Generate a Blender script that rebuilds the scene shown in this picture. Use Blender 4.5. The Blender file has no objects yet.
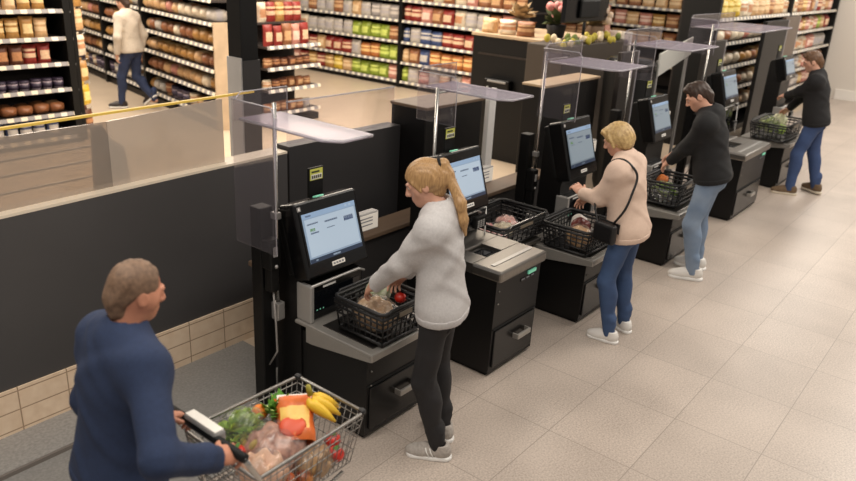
import bpy, bmesh, math, random
import numpy as np
from mathutils import Vector, Matrix
C = bpy.context.scene.collection
PI = math.pi
rnd = random.Random(7)

# ------------------------------------------------------------------ materials
def lin(c):
    return tuple(((v/255)/12.92 if v/255 <= .04045 else ((v/255+.055)/1.055)**2.4) for v in c)
MATS = {}
def mat(name, col, rough=.5, metal=0., noise=None, bump=None, emit=0, spec=.5, col2=None, stretch=None, coat=0, sheen=0):
    """Principled material; noise=(scale, amount) mixes towards col2 (or a darker col); bump=(scale, strength)."""
    if name in MATS: return MATS[name]
    m = bpy.data.materials.new(name); m.use_nodes = True
    nt = m.node_tree; n = nt.nodes; p = n['Principled BSDF']
    c = (*lin(col), 1)
    p.inputs['Base Color'].default_value = c
    p.inputs['Roughness'].default_value = rough
    p.inputs['Metallic'].default_value = metal
    p.inputs['Specular IOR Level'].default_value = spec
    if coat: p.inputs['Coat Weight'].default_value = coat
    if sheen: p.inputs['Sheen Weight'].default_value = sheen
    if emit:
        p.inputs['Emission Color'].default_value = c; p.inputs['Emission Strength'].default_value = emit
    if noise or bump:
        tc = n.new('ShaderNodeTexCoord'); src = tc.outputs['Object']
        if stretch:
            mp = n.new('ShaderNodeMapping'); mp.inputs['Scale'].default_value = stretch
            nt.links.new(src, mp.inputs['Vector']); src = mp.outputs['Vector']
    if noise:
        t = n.new('ShaderNodeTexNoise'); t.inputs['Scale'].default_value = noise[0]; t.inputs['Detail'].default_value = 4
        nt.links.new(src, t.inputs['Vector'])
        r = n.new('ShaderNodeMapRange'); r.inputs['From Min'].default_value = .3; r.inputs['From Max'].default_value = .7
        r.inputs['To Max'].default_value = noise[1]
        nt.links.new(t.outputs['Fac'], r.inputs['Value'])
        mx = n.new('ShaderNodeMix'); mx.data_type = 'RGBA'
        mx.inputs['A'].default_value = c
        mx.inputs['B'].default_value = (*lin(col2 if col2 else tuple(v*.55 for v in col)), 1)
        nt.links.new(r.outputs['Result'], mx.inputs['Factor']); nt.links.new(mx.outputs['Result'], p.inputs['Base Color'])
    if bump:
        t = n.new('ShaderNodeTexNoise'); t.inputs['Scale'].default_value = bump[0]; t.inputs['Detail'].default_value = 3
        nt.links.new(src, t.inputs['Vector'])
        b = n.new('ShaderNodeBump'); b.inputs['Strength'].default_value = bump[1]; b.inputs['Distance'].default_value = .01
        nt.links.new(t.outputs['Fac'], b.inputs['Height']); nt.links.new(b.outputs['Normal'], p.inputs['Normal'])
    MATS[name] = m; return m

def clear(name, tint, opacity, gloss=.12, rough=.05, body=(200, 195, 205)):
    """thin clear sheet: transparent, a little body colour, a sharp reflection"""
    if name in MATS: return MATS[name]
    m = bpy.data.materials.new(name); m.use_nodes = True
    nt = m.node_tree; n = nt.nodes; n.remove(n['Principled BSDF']); out = n['Material Output']
    tr = n.new('ShaderNodeBsdfTransparent'); tr.inputs[0].default_value = (*lin(tint), 1)
    df = n.new('ShaderNodeBsdfDiffuse'); df.inputs[0].default_value = (*lin(body), 1)
    gl = n.new('ShaderNodeBsdfGlossy'); gl.inputs['Roughness'].default_value = rough
    m1 = n.new('ShaderNodeMixShader'); m1.inputs[0].default_value = opacity
    nt.links.new(tr.outputs[0], m1.inputs[1]); nt.links.new(df.outputs[0], m1.inputs[2])
    lw = n.new('ShaderNodeLayerWeight'); lw.inputs['Blend'].default_value = .25
    ml = n.new('ShaderNodeMath'); ml.operation = 'MULTIPLY_ADD'; ml.inputs[1].default_value = .3; ml.inputs[2].default_value = gloss
    nt.links.new(lw.outputs['Fresnel'], ml.inputs[0])
    m2 = n.new('ShaderNodeMixShader')
    nt.links.new(ml.outputs[0], m2.inputs[0]); nt.links.new(m1.outputs[0], m2.inputs[1]); nt.links.new(gl.outputs[0], m2.inputs[2])
    nt.links.new(m2.outputs[0], out.inputs[0])
    MATS[name] = m; return m

def tile_mat(name, base, dark, grout, bw, bh, mortar, offs, rough, speck=90, plane='xy', bump=.15):
    m = bpy.data.materials.new(name); m.use_nodes = True
    nt = m.node_tree; n = nt.nodes; p = n['Principled BSDF']; L = nt.links.new
    tc = n.new('ShaderNodeTexCoord'); sp = n.new('ShaderNodeSeparateXYZ'); cb = n.new('ShaderNodeCombineXYZ')
    L(tc.outputs['Object'], sp.inputs[0]); L(sp.outputs['X'], cb.inputs['X']); L(sp.outputs['Y' if plane == 'xy' else 'Z'], cb.inputs['Y'])
    mp = n.new('ShaderNodeMapping'); mp.inputs['Location'].default_value = (-offs[0], -offs[1], 0); L(cb.outputs[0], mp.inputs[0])
    br = n.new('ShaderNodeTexBrick'); br.offset = 0; br.inputs['Scale'].default_value = 1
    br.inputs['Brick Width'].default_value = bw; br.inputs['Row Height'].default_value = bh
    br.inputs['Mortar Size'].default_value = mortar; br.inputs['Mortar Smooth'].default_value = .3
    br.inputs['Color1'].default_value = (*lin(base), 1); br.inputs['Color2'].default_value = (*lin(tuple(v*.95 for v in base)), 1)
    br.inputs['Mortar'].default_value = (*lin(grout), 1); L(mp.outputs[0], br.inputs['Vector'])
    no = n.new('ShaderNodeTexNoise'); no.inputs['Scale'].default_value = speck; no.inputs['Detail'].default_value = 3; L(tc.outputs['Object'], no.inputs['Vector'])
    n2 = n.new('ShaderNodeTexNoise'); n2.inputs['Scale'].default_value = 1.7; n2.inputs['Detail'].default_value = 2; L(tc.outputs['Object'], n2.inputs['Vector'])
    ad = n.new('ShaderNodeMath'); ad.operation = 'MULTIPLY_ADD'; ad.inputs[1].default_value = .45; L(n2.outputs['Fac'], ad.inputs[0]); L(no.outputs['Fac'], ad.inputs[2])
    r = n.new('ShaderNodeMapRange'); r.inputs['From Min'].default_value = .55; r.inputs['From Max'].default_value = .95; r.inputs['To Max'].default_value = .85
    L(ad.outputs[0], r.inputs['Value'])
    mx = n.new('ShaderNodeMix'); mx.data_type = 'RGBA'; L(r.outputs[0], mx.inputs['Factor']); L(br.outputs['Color'], mx.inputs['A'])
    mx.inputs['B'].default_value = (*lin(dark), 1)
    m3 = n.new('ShaderNodeMix'); m3.data_type = 'RGBA'; L(br.outputs['Fac'], m3.inputs['Factor']); L(mx.outputs['Result'], m3.inputs['A']); m3.inputs['B'].default_value = (*lin(grout), 1)
    L(m3.outputs['Result'], p.inputs['Base Color'])
    bm = n.new('ShaderNodeBump'); bm.inputs['Strength'].default_value = bump; bm.inputs['Distance'].default_value = .003; bm.invert = True
    L(br.outputs['Fac'], bm.inputs['Height']); L(bm.outputs[0], p.inputs['Normal'])
    p.inputs['Roughness'].default_value = rough
    return m

def rail_mat():
    """shelf-edge strip: pale grey rail with white and yellow price tickets"""
    m = bpy.data.materials.new('price_rail'); m.use_nodes = True
    nt = m.node_tree; n = nt.nodes; p = n['Principled BSDF']; L = nt.links.new
    tc = n.new('ShaderNodeTexCoord'); sp = n.new('ShaderNodeSeparateXYZ'); cb = n.new('ShaderNodeCombineXYZ')
    L(tc.outputs['Object'], sp.inputs[0]); L(sp.outputs['X'], cb.inputs['X']); L(sp.outputs['Z'], cb.inputs['Y'])
    br = n.new('ShaderNodeTexBrick'); br.offset = 0; br.inputs['Scale'].default_value = 1; br.inputs['Brick Width'].default_value = .17
    br.inputs['Row Height'].default_value = .2; br.inputs['Mortar Size'].default_value = .045; br.inputs['Mortar Smooth'].default_value = 0
    br.inputs['Color1'].default_value = (*lin((238, 232, 220)), 1); br.inputs['Color2'].default_value = (*lin((226, 214, 186)), 1)
    br.inputs['Mortar'].default_value = (*lin((150, 146, 146)), 1); L(cb.outputs[0], br.inputs['Vector'])
    mp = n.new('ShaderNodeMapping'); mp.inputs['Location'].default_value = (0, .1, 0); L(cb.outputs[0], mp.inputs[0]); L(mp.outputs[0], br.inputs['Vector'])
    L(br.outputs['Color'], p.inputs['Base Color']); p.inputs['Roughness'].default_value = .4
    return m

# ------------------------------------------------------------------ mesh builder
class MB:
    def __init__(s): s.v = []; s.f = []; s.m = []; s.mats = []; s.cur = 0; s.smooth = []
    def use(s, m):
        if m not in s.mats: s.mats.append(m)
        s.cur = s.mats.index(m); return s
    def add(s, vs, fs, sm=False):
        o = len(s.v); s.v += [tuple(v) for v in vs]
        for f in fs: s.f.append(tuple(i+o for i in f)); s.m.append(s.cur); s.smooth.append(sm)
        return s
    def box(s, lo, hi, M=None):
        x0, y0, z0 = lo; x1, y1, z1 = hi
        v = [(x0,y0,z0),(x1,y0,z0),(x1,y1,z0),(x0,y1,z0),(x0,y0,z1),(x1,y0,z1),(x1,y1,z1),(x0,y1,z1)]
        if M is not None: v = [M @ Vector(p) for p in v]
        return s.add(v, [(0,3,2,1),(4,5,6,7),(0,1,5,4),(1,2,6,5),(2,3,7,6),(3,0,4,7)])
    def rbox(s, lo, hi, r=.01, M=None, seg=2):
        bm = bmesh.new(); bmesh.ops.create_cube(bm, size=1)
        sz = [hi[i]-lo[i] for i in range(3)]; c = [(hi[i]+lo[i])/2 for i in range(3)]
        for v in bm.verts: v.co = Vector([v.co[i]*sz[i]+c[i] for i in range(3)])
        bmesh.ops.bevel(bm, geom=bm.edges[:], offset=min(r, min(sz)*.45), segments=seg, affect='EDGES', profile=.5)
        return s.bm(bm, M)
    def bm(s, bm, M=None, sm=False):
        bm.verts.index_update(); vs = [(M @ v.co) if M is not None else v.co.copy() for v in bm.verts]
        fs = [[v.index for v in f.verts] for f in bm.faces]; bm.free(); return s.add(vs, fs, sm)
    def tube(s, pts, r, n=8, caps=True, closed=False):
        pts = [Vector(p) for p in pts]; N = len(pts); rs = r if isinstance(r, (list, tuple)) else [r]*N
        vs = []; up = None
        for i, p in enumerate(pts):
            a = pts[i-1] if (i > 0 or closed) else p; b = pts[(i+1) % N] if (i < N-1 or closed) else p
            t = (b-a).normalized()
            if up is None: up = Vector((0,0,1)) if abs(t.z) < .9 else Vector((1,0,0))
            x = t.cross(up).normalized(); y = x.cross(t).normalized(); up = y
            for k in range(n):
                a_ = 2*PI*k/n; vs.append(p+x*math.cos(a_)*rs[i]+y*math.sin(a_)*rs[i])
        fs = []
        for i in range(N if closed else N-1):
            j = (i+1) % N
            for k in range(n): fs.append((i*n+k, i*n+(k+1) % n, j*n+(k+1) % n, j*n+k))
        if caps and not closed: fs += [tuple(range(n))[::-1], tuple((N-1)*n+k for k in range(n))]
        return s.add(vs, fs, True)
    def lathe(s, prof, n=16, M=None):
        vs = []; fs = []
        for r, z in prof:
            for k in range(n):
                p = Vector((r*math.cos(2*PI*k/n), r*math.sin(2*PI*k/n), z)); vs.append(M @ p if M is not None else p)
        for i in range(len(prof)-1):
            for k in range(n): fs.append((i*n+k, i*n+(k+1) % n, (i+1)*n+(k+1) % n, (i+1)*n+k))
        fs += [tuple(range(n))[::-1], tuple((len(prof)-1)*n+k for k in range(n))]
        return s.add(vs, fs, True)
    def prism(s, poly, ax, lo, hi):
        """extrude a 2-D polygon along axis ax (0:x,1:y,2:z)"""
        def P(a, b, c): return ((c,a,b),(a,c,b),(a,b,c))[ax]
        n = len(poly); vs = [P(a,b,lo) for a,b in poly]+[P(a,b,hi) for a,b in poly]
        return s.add(vs, [tuple(range(n))[::-1], tuple(range(n,2*n))]+[(i,(i+1)%n,n+(i+1)%n,n+i) for i in range(n)])
    def ball(s, c, r, n=12, M=None):
        bm = bmesh.new(); bmesh.ops.create_uvsphere(bm, u_segments=n, v_segments=max(6, n*2//3), radius=1)
        rr = r if isinstance(r, (tuple, list)) else (r,r,r)
        for v in bm.verts: v.co = Vector([v.co[i]*rr[i]+c[i] for i in range(3)])
        return s.bm(bm, M, True)
    def mesh(s, name):
        me = bpy.data.meshes.new(name); me.from_pydata(s.v, [], s.f)
        for m in s.mats: me.materials.append(m)
        me.polygons.foreach_set('material_index', s.m); me.polygons.foreach_set('use_smooth', s.smooth)
        bm = bmesh.new(); bm.from_mesh(me); bmesh.ops.recalc_face_normals(bm, faces=bm.faces[:]); bm.to_mesh(me); bm.free()
        me.update(); return me
    def build(s, name, parent=None, loc=None, rot=None):
        o = bpy.data.objects.new(name, s.mesh(name)); C.objects.link(o)
        if parent is not None: o.parent = parent
        if loc: o.location = loc
        if rot: o.rotation_euler = rot
        return o
def mb(m): return MB().use(m)
def tag(o, label=None, cat=None, group=None, kind=None):
    if label: o['label'] = label
    if cat: o['category'] = cat
    if group: o['group'] = group
    if kind: o['kind'] = kind
    return o
def thing(name, label, cat, loc=(0,0,0), rz=0, group=None):
    o = bpy.data.objects.new(name, None); C.objects.link(o); o.empty_display_size = .1
    o.location = loc; o.rotation_euler = (0,0,rz); return tag(o, label, cat, group)
def copy_tree(o, parent=None):
    c = o.copy(); C.objects.link(c); c.parent = parent
    for ch in o.children: copy_tree(ch, c)
    return c
def rot(ax, deg): return Matrix.Rotation(math.radians(deg), 4, ax)
def at(x, y, z): return Matrix.Translation((x, y, z))
ORD = ['', 'first','second','third','fourth','fifth','sixth','seventh','eighth','ninth','tenth','eleventh','twelfth','thirteenth','fourteenth','fifteenth','sixteenth','seventeenth','eighteenth','nineteenth','twentieth']
def ordinal(i):
    if i <= 20: return ORD[i]
    t, u = divmod(i, 10); T = {2:'twent',3:'thirt',4:'fort',5:'fift'}[t]
    return T+'ieth' if u == 0 else T+'y-'+ORD[u]

# ------------------------------------------------------------------ signed-distance modelling (bodies, clothes, hair, soft food)
def V3(*a): return np.array(a, float)
def nrm(v): return v/np.linalg.norm(v)
class SDF:
    def __init__(s, lo, hi, h):
        s.h = h; s.lo = np.array(lo, float); s.n = [int(math.ceil((hi[i]-lo[i])/h))+1 for i in range(3)]
        s.ax = [s.lo[i]+h*np.arange(s.n[i]) for i in range(3)]; s.d = np.full(s.n, 1., np.float32)
    def blk(s, lo, hi):
        sl = []
        for i in range(3):
            a = max(0, int(math.floor((lo[i]-s.lo[i])/s.h))); b = min(s.n[i], int(math.ceil((hi[i]-s.lo[i])/s.h))+1)
            if b <= a: return None, None
            sl.append(slice(a, b))
        X = s.ax[0][sl[0]][:,None,None]; Y = s.ax[1][sl[1]][None,:,None]; Z = s.ax[2][sl[2]][None,None,:]
        return tuple(sl), (X, Y, Z)
    def _put(s, sl, q, k, sub):
        d = s.d[sl]
        if sub:
            q = -q; h = np.maximum(k-np.abs(d-q), 0)/k; s.d[sl] = np.maximum(d, q)+h*h*k/4
        else:
            h = np.maximum(k-np.abs(d-q), 0)/k; s.d[sl] = np.minimum(d, q)-h*h*k/4
    def cap(s, a, b, ra, rb=None, k=.03, flat=None, clip=None, sub=False):
        """tapered capsule; flat=(axis, factor) squashes it; clip=[(point, normal)] cuts what lies beyond"""
        a = np.array(a, float); b = np.array(b, float); rb = ra if rb is None else rb; m = max(ra, rb)+k+3*s.h
        sl, P = s.blk(np.minimum(a,b)-m, np.maximum(a,b)+m)
        if sl is None: return
        px, py, pz = P[0]-a[0], P[1]-a[1], P[2]-a[2]; ab = b-a; sc = 1
        if flat is not None:
            nx = nrm(np.array(flat[0], float)); g = 1/flat[1]-1; dt = px*nx[0]+py*nx[1]+pz*nx[2]
            px = px+nx[0]*dt*g; py = py+nx[1]*dt*g; pz = pz+nx[2]*dt*g; ab = ab+nx*(ab@nx)*g; sc = flat[1]**.5
        t = np.clip((px*ab[0]+py*ab[1]+pz*ab[2])/max(ab@ab, 1e-9), 0, 1)
        q = (np.sqrt((px-t*ab[0])**2+(py-t*ab[1])**2+(pz-t*ab[2])**2)-(ra+(rb-ra)*t))*sc
        for c in clip or []:
            c0, cn = np.array(c[0], float), nrm(np.array(c[1], float))
            q = np.maximum(q, (P[0]-c0[0])*cn[0]+(P[1]-c0[1])*cn[1]+(P[2]-c0[2])*cn[2])
        s._put(sl, q, k, sub)
    def ell(s, c, r, axes=None, k=.03, sub=False):
        c = np.array(c, float); A = np.eye(3) if axes is None else np.array(axes, float); m = max(r)+k+3*s.h
        sl, P = s.blk(c-m, c+m)
        if sl is None: return
        p = [P[i]-c[i] for i in range(3)]
        u = [(p[0]*A[i][0]+p[1]*A[i][1]+p[2]*A[i][2]) for i in range(3)]
        k0 = np.sqrt(sum((u[i]/r[i])**2 for i in range(3))); k1 = np.sqrt(sum((u[i]/r[i]**2)**2 for i in range(3)))+1e-9
        s._put(sl, k0*(k0-1)/k1, k, sub)
    def plane(s, p0, nn, box=None):
        p0 = np.array(p0, float); nn = nrm(np.array(nn, float)); X, Y, Z = s.ax[0][:,None,None], s.ax[1][None,:,None], s.ax[2][None,None,:]
        s.d = np.maximum(s.d, ((X-p0[0])*nn[0]+(Y-p0[1])*nn[1]+(Z-p0[2])*nn[2]).astype(np.float32))
    def wob(s, fn):
        X, Y, Z = s.ax[0][:,None,None], s.ax[1][None,:,None], s.ax[2][None,None,:]; s.d = s.d+fn(X, Y, Z).astype(np.float32)
    def mesh(s, name, m):
        d = s.d; ins = d < 0; nx, ny, nz = s.n
        cs = [(i,j,k) for i in (0,1) for j in (0,1) for k in (0,1)]
        def g(A, c): return A[c[0]:nx-1+c[0], c[1]:ny-1+c[1], c[2]:nz-1+c[2]]
        cnt = sum(g(ins, c).astype(np.int8) for c in cs); act = (cnt > 0) & (cnt < 8); idx = np.argwhere(act)
        if len(idx) == 0: raise ValueError('empty field '+name)
        I, J, K = idx.T; pos = np.zeros((len(idx), 3)); num = np.zeros(len(idx))
        val = {c: d[I+c[0], J+c[1], K+c[2]].astype(float) for c in cs}
        for c in cs:
            for ax in range(3):
                if c[ax] == 0:
                    e = list(c); e[ax] = 1; e = tuple(e); va, vb = val[c], val[e]; cr = (va < 0) != (vb < 0)
                    t = np.where(cr, va/np.where(cr, va-vb, 1), 0)
                    for q in range(3): pos[:,q] += np.where(cr, c[q]+(t if q == ax else 0), 0)
                    num += cr
        pos = pos/num[:,None]+idx; pos = pos*s.h+s.lo
        vid = np.full((nx-1, ny-1, nz-1), -1, np.int64); vid[I,J,K] = np.arange(len(idx)); F = []
        for ax in range(3):
            o = [(0,0,0)]*3; sl0 = [slice(1,-1)]*3; sl0[ax] = slice(0,-1); sl1 = list(sl0); sl1[ax] = slice(1,None)
            a = ins[tuple(sl0)]; b = ins[tuple(sl1)]; e = np.argwhere(a != b)
            off = np.array([1,1,1]); off[ax] = 0; e0 = e+off; u, w = [(1,2),(2,0),(0,1)][ax]
            du = np.zeros(3, int); du[u] = 1; dw = np.zeros(3, int); dw[w] = 1
            q = np.stack([vid[tuple((e0-du-dw).T)], vid[tuple((e0-dw).T)], vid[tuple(e0.T)], vid[tuple((e0-du).T)]], 1)
            fl = ~a[tuple(e.T)]; q[fl] = q[fl][:, ::-1]; F.append(q)
        F = np.concatenate(F); F = F[(F >= 0).all(1)]
        me = bpy.data.meshes.new(name); me.vertices.add(len(pos)); me.vertices.foreach_set('co', pos.ravel())
        me.loops.add(len(F)*4); me.loops.foreach_set('vertex_index', F.ravel().astype(np.int32)); me.polygons.add(len(F))
        me.polygons.foreach_set('loop_start', np.arange(0, len(F)*4, 4, dtype=np.int32))
        me.update(calc_edges=True); me.polygons.foreach_set('use_smooth', np.ones(len(F), bool)); me.materials.append(m); me.update(); return me
    def build(s, name, m, parent=None, loc=None, rot=None):
        o = bpy.data.objects.new(name, s.mesh(name, m)); C.objects.link(o)
        if parent is not None: o.parent = parent
        if loc is not None: o.location = loc
        if rot is not None: o.rotation_euler = rot
        return o
# ------------------------------------------------------------------ people
def ik(a, c, l1, l2, pole):
    v = c-a; L = np.linalg.norm(v)
    if L > (l1+l2)*.995: c = a+v/L*(l1+l2)*.995; v = c-a; L = np.linalg.norm(v)
    x = (l1*l1-l2*l2+L*L)/(2*L); h = math.sqrt(max(l1*l1-x*x, 1e-6)); u = v/L
    p = pole-u*(pole@u); return a+u*x+nrm(p)*h, c
def rotv(v, ax, deg):
    a = math.radians(deg); ax = nrm(ax); return v*math.cos(a)+np.cross(ax, v)*math.sin(a)+ax*(ax@v)*(1-math.cos(a))
def waves(*terms):
    def f(X, Y, Z):
        r = 0
        for amp, kx, ky, kz, ph in terms: r = r+amp*np.sin(kx*X+ky*Y+kz*Z+ph+1.3*np.sin(.37*(ky*X-kx*Y)+.29*kz*Z))
        return r
    return f
def FABRIC(X, Y, Z):
    m1 = .5+.5*np.sin(8*X-11*Y+6*Z+.5); m2 = .5+.5*np.sin(-9*X-6*Y+9*Z+2.2)
    a = np.sin(34*Z+16*X-12*Y+1.5*np.sin(9*X+7*Y)); b = np.sin(27*Z-22*X+15*Y+1.2*np.sin(8*Z-6*X)); c = np.sin(60*Z+22*X+25*Y+1.5*np.sin(13*Y+11*X))
    return -.0042*np.maximum(a, 0)**2*m1-.0036*np.maximum(b, 0)**2*m2-.001*c*m1*m2

def person(label, loc, yaw, S=1.75, fem=False, bulk=1., lean=0, side=0, twist=0, pelvis=(0,0,0), feet=None, hands=None, poles=None,
           head=(0,0,0), hs=1., skin='skin', top=None, bottom=None, shoe=None, hair=None, hand_dir=None, curl=35, hem=-.06, group=None):
    """one standing figure: local axes X right, Y forward, Z up, origin on the floor between the feet"""
    s = S/1.75; root = thing('person', label, 'person', (loc[0], loc[1], 0), yaw, group)
    cy, sy = math.cos(yaw), math.sin(yaw)
    def loc_of(p): d = (p[0]-loc[0], p[1]-loc[1]); return V3(d[0]*cy+d[1]*sy, -d[0]*sy+d[1]*cy, p[2])
    def dir_of(d): return V3(d[0]*cy+d[1]*sy, -d[0]*sy+d[1]*cy, d[2])
    P = V3(pelvis[0], pelvis[1], .955*s+pelvis[2])
    U = rotv(rotv(V3(0,0,1), V3(1,0,0), -lean), V3(0,1,0), side); R = rotv(V3(1,0,0), V3(0,0,1), twist); R = nrm(R-U*(R@U)); F = np.cross(U, R)
    w = (.93 if fem else 1.03)*s*bulk; b = (.94 if fem else 1.05)*s*bulk
    hipw = (.088 if fem else .082)*s; shw = (.158 if fem else .188)*s*(1+.5*(bulk-1))
    N = P+U*.515*s-F*.005*s
    hu = rotv(rotv(U*.55+V3(0,0,.45), R, -head[1]), F, head[2]); hu = nrm(hu); hf = rotv(F, V3(0,0,1), head[0]); hf = rotv(hf, R, -head[1]); hf = nrm(hf-hu*(hf@hu)); hr = np.cross(hf, hu)
    H = N+hu*.155*s+(F*.02+hf*.012)*s
    # limbs
    feet = feet or [dict(p=(-.1,.0), a=8), dict(p=(.1,0), a=-8)]
    legs = []
    for i, f in enumerate(feet):
        sg = (-1, 1)[i]; hip = P+R*sg*hipw-U*.03*s; pt = f.get('pitch', 0); a = math.radians(f.get('a', 0)); td = V3(-math.sin(a), math.cos(a), 0)
        ank = V3(f['p'][0], f['p'][1], .085*s+f.get('z', 0)); kn, ank = ik(hip, ank, .435*s, .42*s, f.get('pole', td+V3(0,0,.1)))
        legs.append((hip, kn, ank, td, pt))
    arms = []
    for i in (0, 1):
        sg = (-1, 1)[i]; sh = P+U*.445*s+R*sg*shw
        wt = loc_of(hands[i]) if hands and hands[i] is not None else P+R*sg*.26*s+U*(-.08*s)+F*(.05*s)
        pole = np.array(poles[i], float) if poles and poles[i] is not None else R*sg*.6-F*.5-V3(0,0,.6)
        el, wt = ik(sh, wt, .295*s, .262*s, pole); hd = nrm(wt-el)
        if hand_dir and hand_dir[i] is not None: hd = nrm(hd*.35+dir_of(hand_dir[i])*.65)
        arms.append((sh, el, wt, hd, sg))
    # ---- skin
    pts = [P, H]+[x for l in legs for x in l[:3]]+[x for a in arms for x in a[:3]]
    lo = np.min(pts, 0)-.24*s; hi = np.max(pts, 0)+.24*s; lo[2] = max(lo[2], -.01)
    def torso(f, o, k=.06, female=fem, gl=0.):
        f.ell(P, (.158*w/s*s+o, .112*b+o, .115*s+o), (R, F, U), k)
        for sg in (-1, 1): f.ell(P+R*sg*.07*s-F*(.04-gl)*s-U*.045*s, (.083*w+o, .085*b+o, .09*s+o), (R, F, U), k)
        f.ell(P+U*.14*s+F*(.005+.03*(bulk-1)*3)*s, ((.132 if female else .148)*w+o, .104*b+o, .15*s+o), (R, F, U), k)
        f.ell(P+U*.315*s, (.155*w+o, .112*b+o, .17*s+o), (R, F, U), k)
        f.cap(P+U*.44*s-R*(shw-.045*s), P+U*.44*s+R*(shw-.045*s), .056*s+o, k=k)
        for sg in (-1, 1): f.cap(N-U*.0, P+U*.455*s+R*sg*shw*.8, .042*s+o, .046*s+o, k=k)
        if female:
            for sg in (-1, 1): f.ell(P+U*.32*s+R*sg*.068*s+F*.082*s, (.055*s+o, .05*s+o, .055*s+o), None, .05)
    B = SDF(lo, hi, .0052)
    torso(B, -.004)
    for hip, kn, ank, td, pt in legs:
        B.cap(hip, kn, .078*w, .052*s, .04); B.cap(kn, ank, .052*s, .034*s, .03); m = kn*.68+ank*.32; B.ell(m-td*.02*s, (.044*s, .046*s, .1*s), None, .04)
        B.cap(ank+V3(0,0,-.045*s)-td*.03, ank+td*.12*s+V3(0,0,-.055*s), .03*s, .024*s, .03)
    hn = {}
    for sh, el, wt, hd, sg in arms:
        B.cap(sh, el, .05*s*bulk, .038*s, .04); B.cap(el, wt, .04*s, .0255*s, .02); B.ell(el*.7+wt*.3, (.041*s,)*3, None, .03)
        # hand: palm plane roughly facing down and inwards
        pn = nrm(V3(0,0,-1)*.9-R*sg*.45); pn = nrm(pn-hd*(pn@hd)); th = nrm(np.cross(hd, pn)*1.0); th = th if th@(-R*sg+F*.2) > 0 else -th
        B.cap(wt, wt+hd*.03*s, .025*s, .027*s, .012); B.cap(wt+hd*.035*s-th*.012*s, wt+hd*.072*s-th*.014*s, .029*s, .027*s, .015, flat=(pn, .55)); B.cap(wt+hd*.035*s+th*.012*s, wt+hd*.075*s+th*.016*s, .027*s, .026*s, .015, flat=(pn, .55))
        for j, (o, L, fan) in enumerate(((.031,.072,9),(.0105,.08,3),(-.0105,.074,-3),(-.0305,.058,-10))):
            d = rotv(hd, pn, 0); d = nrm(hd+th*math.sin(math.radians(fan))*1.0); p = wt+hd*.086*s+th*o*s; ax = np.cross(hd, pn)
            for q, (fr, rr) in enumerate(((.44,.0092),(.32,.0084),(.24,.0074))):
                d = rotv(d, ax, (curl*(.8+.1*j))*(.55, 1., .7)[q]); e = p+d*L*fr*s; B.cap(p, e, rr*s, rr*.93*s, .003 if q else .006); p = e
        d = nrm(th*.75+hd*.6+pn*.25); p = wt+hd*.028*s+th*.024*s; e = p+d*.045*s; B.cap(p, e, .0135*s, .0105*s, .012); d2 = nrm(d*.6+hd*.6+pn*.2); B.cap(e, e+d2*.032*s, .0102*s, .0085*s, .003)
        hn[sg] = wt+hd*.09*s
    A = (hr, hf, hu); s0 = s; s = s*hs
    hp = lambda x, y, z: H+(hr*x+hf*y+hu*z)*s
    B.cap(N-U*.03*s, H+hu*(-.05*s)-hf*.015*s, .057*s*(.88 if fem else 1.03), .052*s*(.88 if fem else 1.03), .03)
    B.ell(hp(0,-.012,.028), (.073*s, .092*s, .086*s), A, .03); B.ell(hp(0,.03,-.038), (.057*s, .058*s, .072*s), A, .035)
    B.ell(hp(0,.058,-.09), (.026*s, .024*s, .022*s), A, .03)
    for sg in (-1, 1):
        B.ell(hp(.047*sg,.035,-.02), (.022*s,.025*s,.03*s), A, .025)                                   # cheek
        B.ell(hp(.033*sg,.098,.006), (.019*s,.016*s,.011*s), A, .012, sub=True)                          # eye socket
        B.cap(hp(.014*sg,.09,.022), hp(.05*sg,.078,.022), .008*s, .006*s, .012)                           # brow ridge
        B.ell(hp(.073*sg,-.008,-.012), (.009*s,.019*s,.031*s), A, .008); B.ell(hp(.082*sg,-.004,-.008), (.005*s,.01*s,.018*s), A, .004, sub=True)  # ear
        B.ell(hp(.011*sg,.094,-.036), (.009*s,.01*s,.008*s), A, .006)                                   # nostril wing
        B.cap(hp(.02*sg,.078,.006), hp(.042*sg,.07,.006), .0115*s, k=.006)                                # eyelids
    B.cap(hp(0,.088,.012), hp(0,.108,-.03), .008*s, .0115*s, .012)                                      # nose
    B.cap(hp(-.016,.083,-.058), hp(.016,.083,-.058), .0075*s, k=.006); B.cap(hp(-.014,.082,-.07), hp(.014,.082,-.07), .008*s, k=.006)   # lips
    B.cap(hp(-.02,.093,-.064), hp(.02,.093,-.064), .0022*s, k=.003, sub=True)
    B.build('body', SKIN[skin], root)
    for sg in (-1, 1):
        e = mb(M_EYE); Mx = Matrix(((hr[0],hf[0],hu[0],hp(.031*sg,.076,.005)[0]),(hr[1],hf[1],hu[1],hp(.031*sg,.076,.005)[1]),(hr[2],hf[2],hu[2],hp(.031*sg,.076,.005)[2]),(0,0,0,1)))
        e.ball((0,0,0), .0115*s, 12, Mx); e.use(M_IRIS).ball((0,.0085*s,0), (.0055*s,.004*s,.0055*s), 8, Mx); e.build('eye', root)
    s = s0
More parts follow.
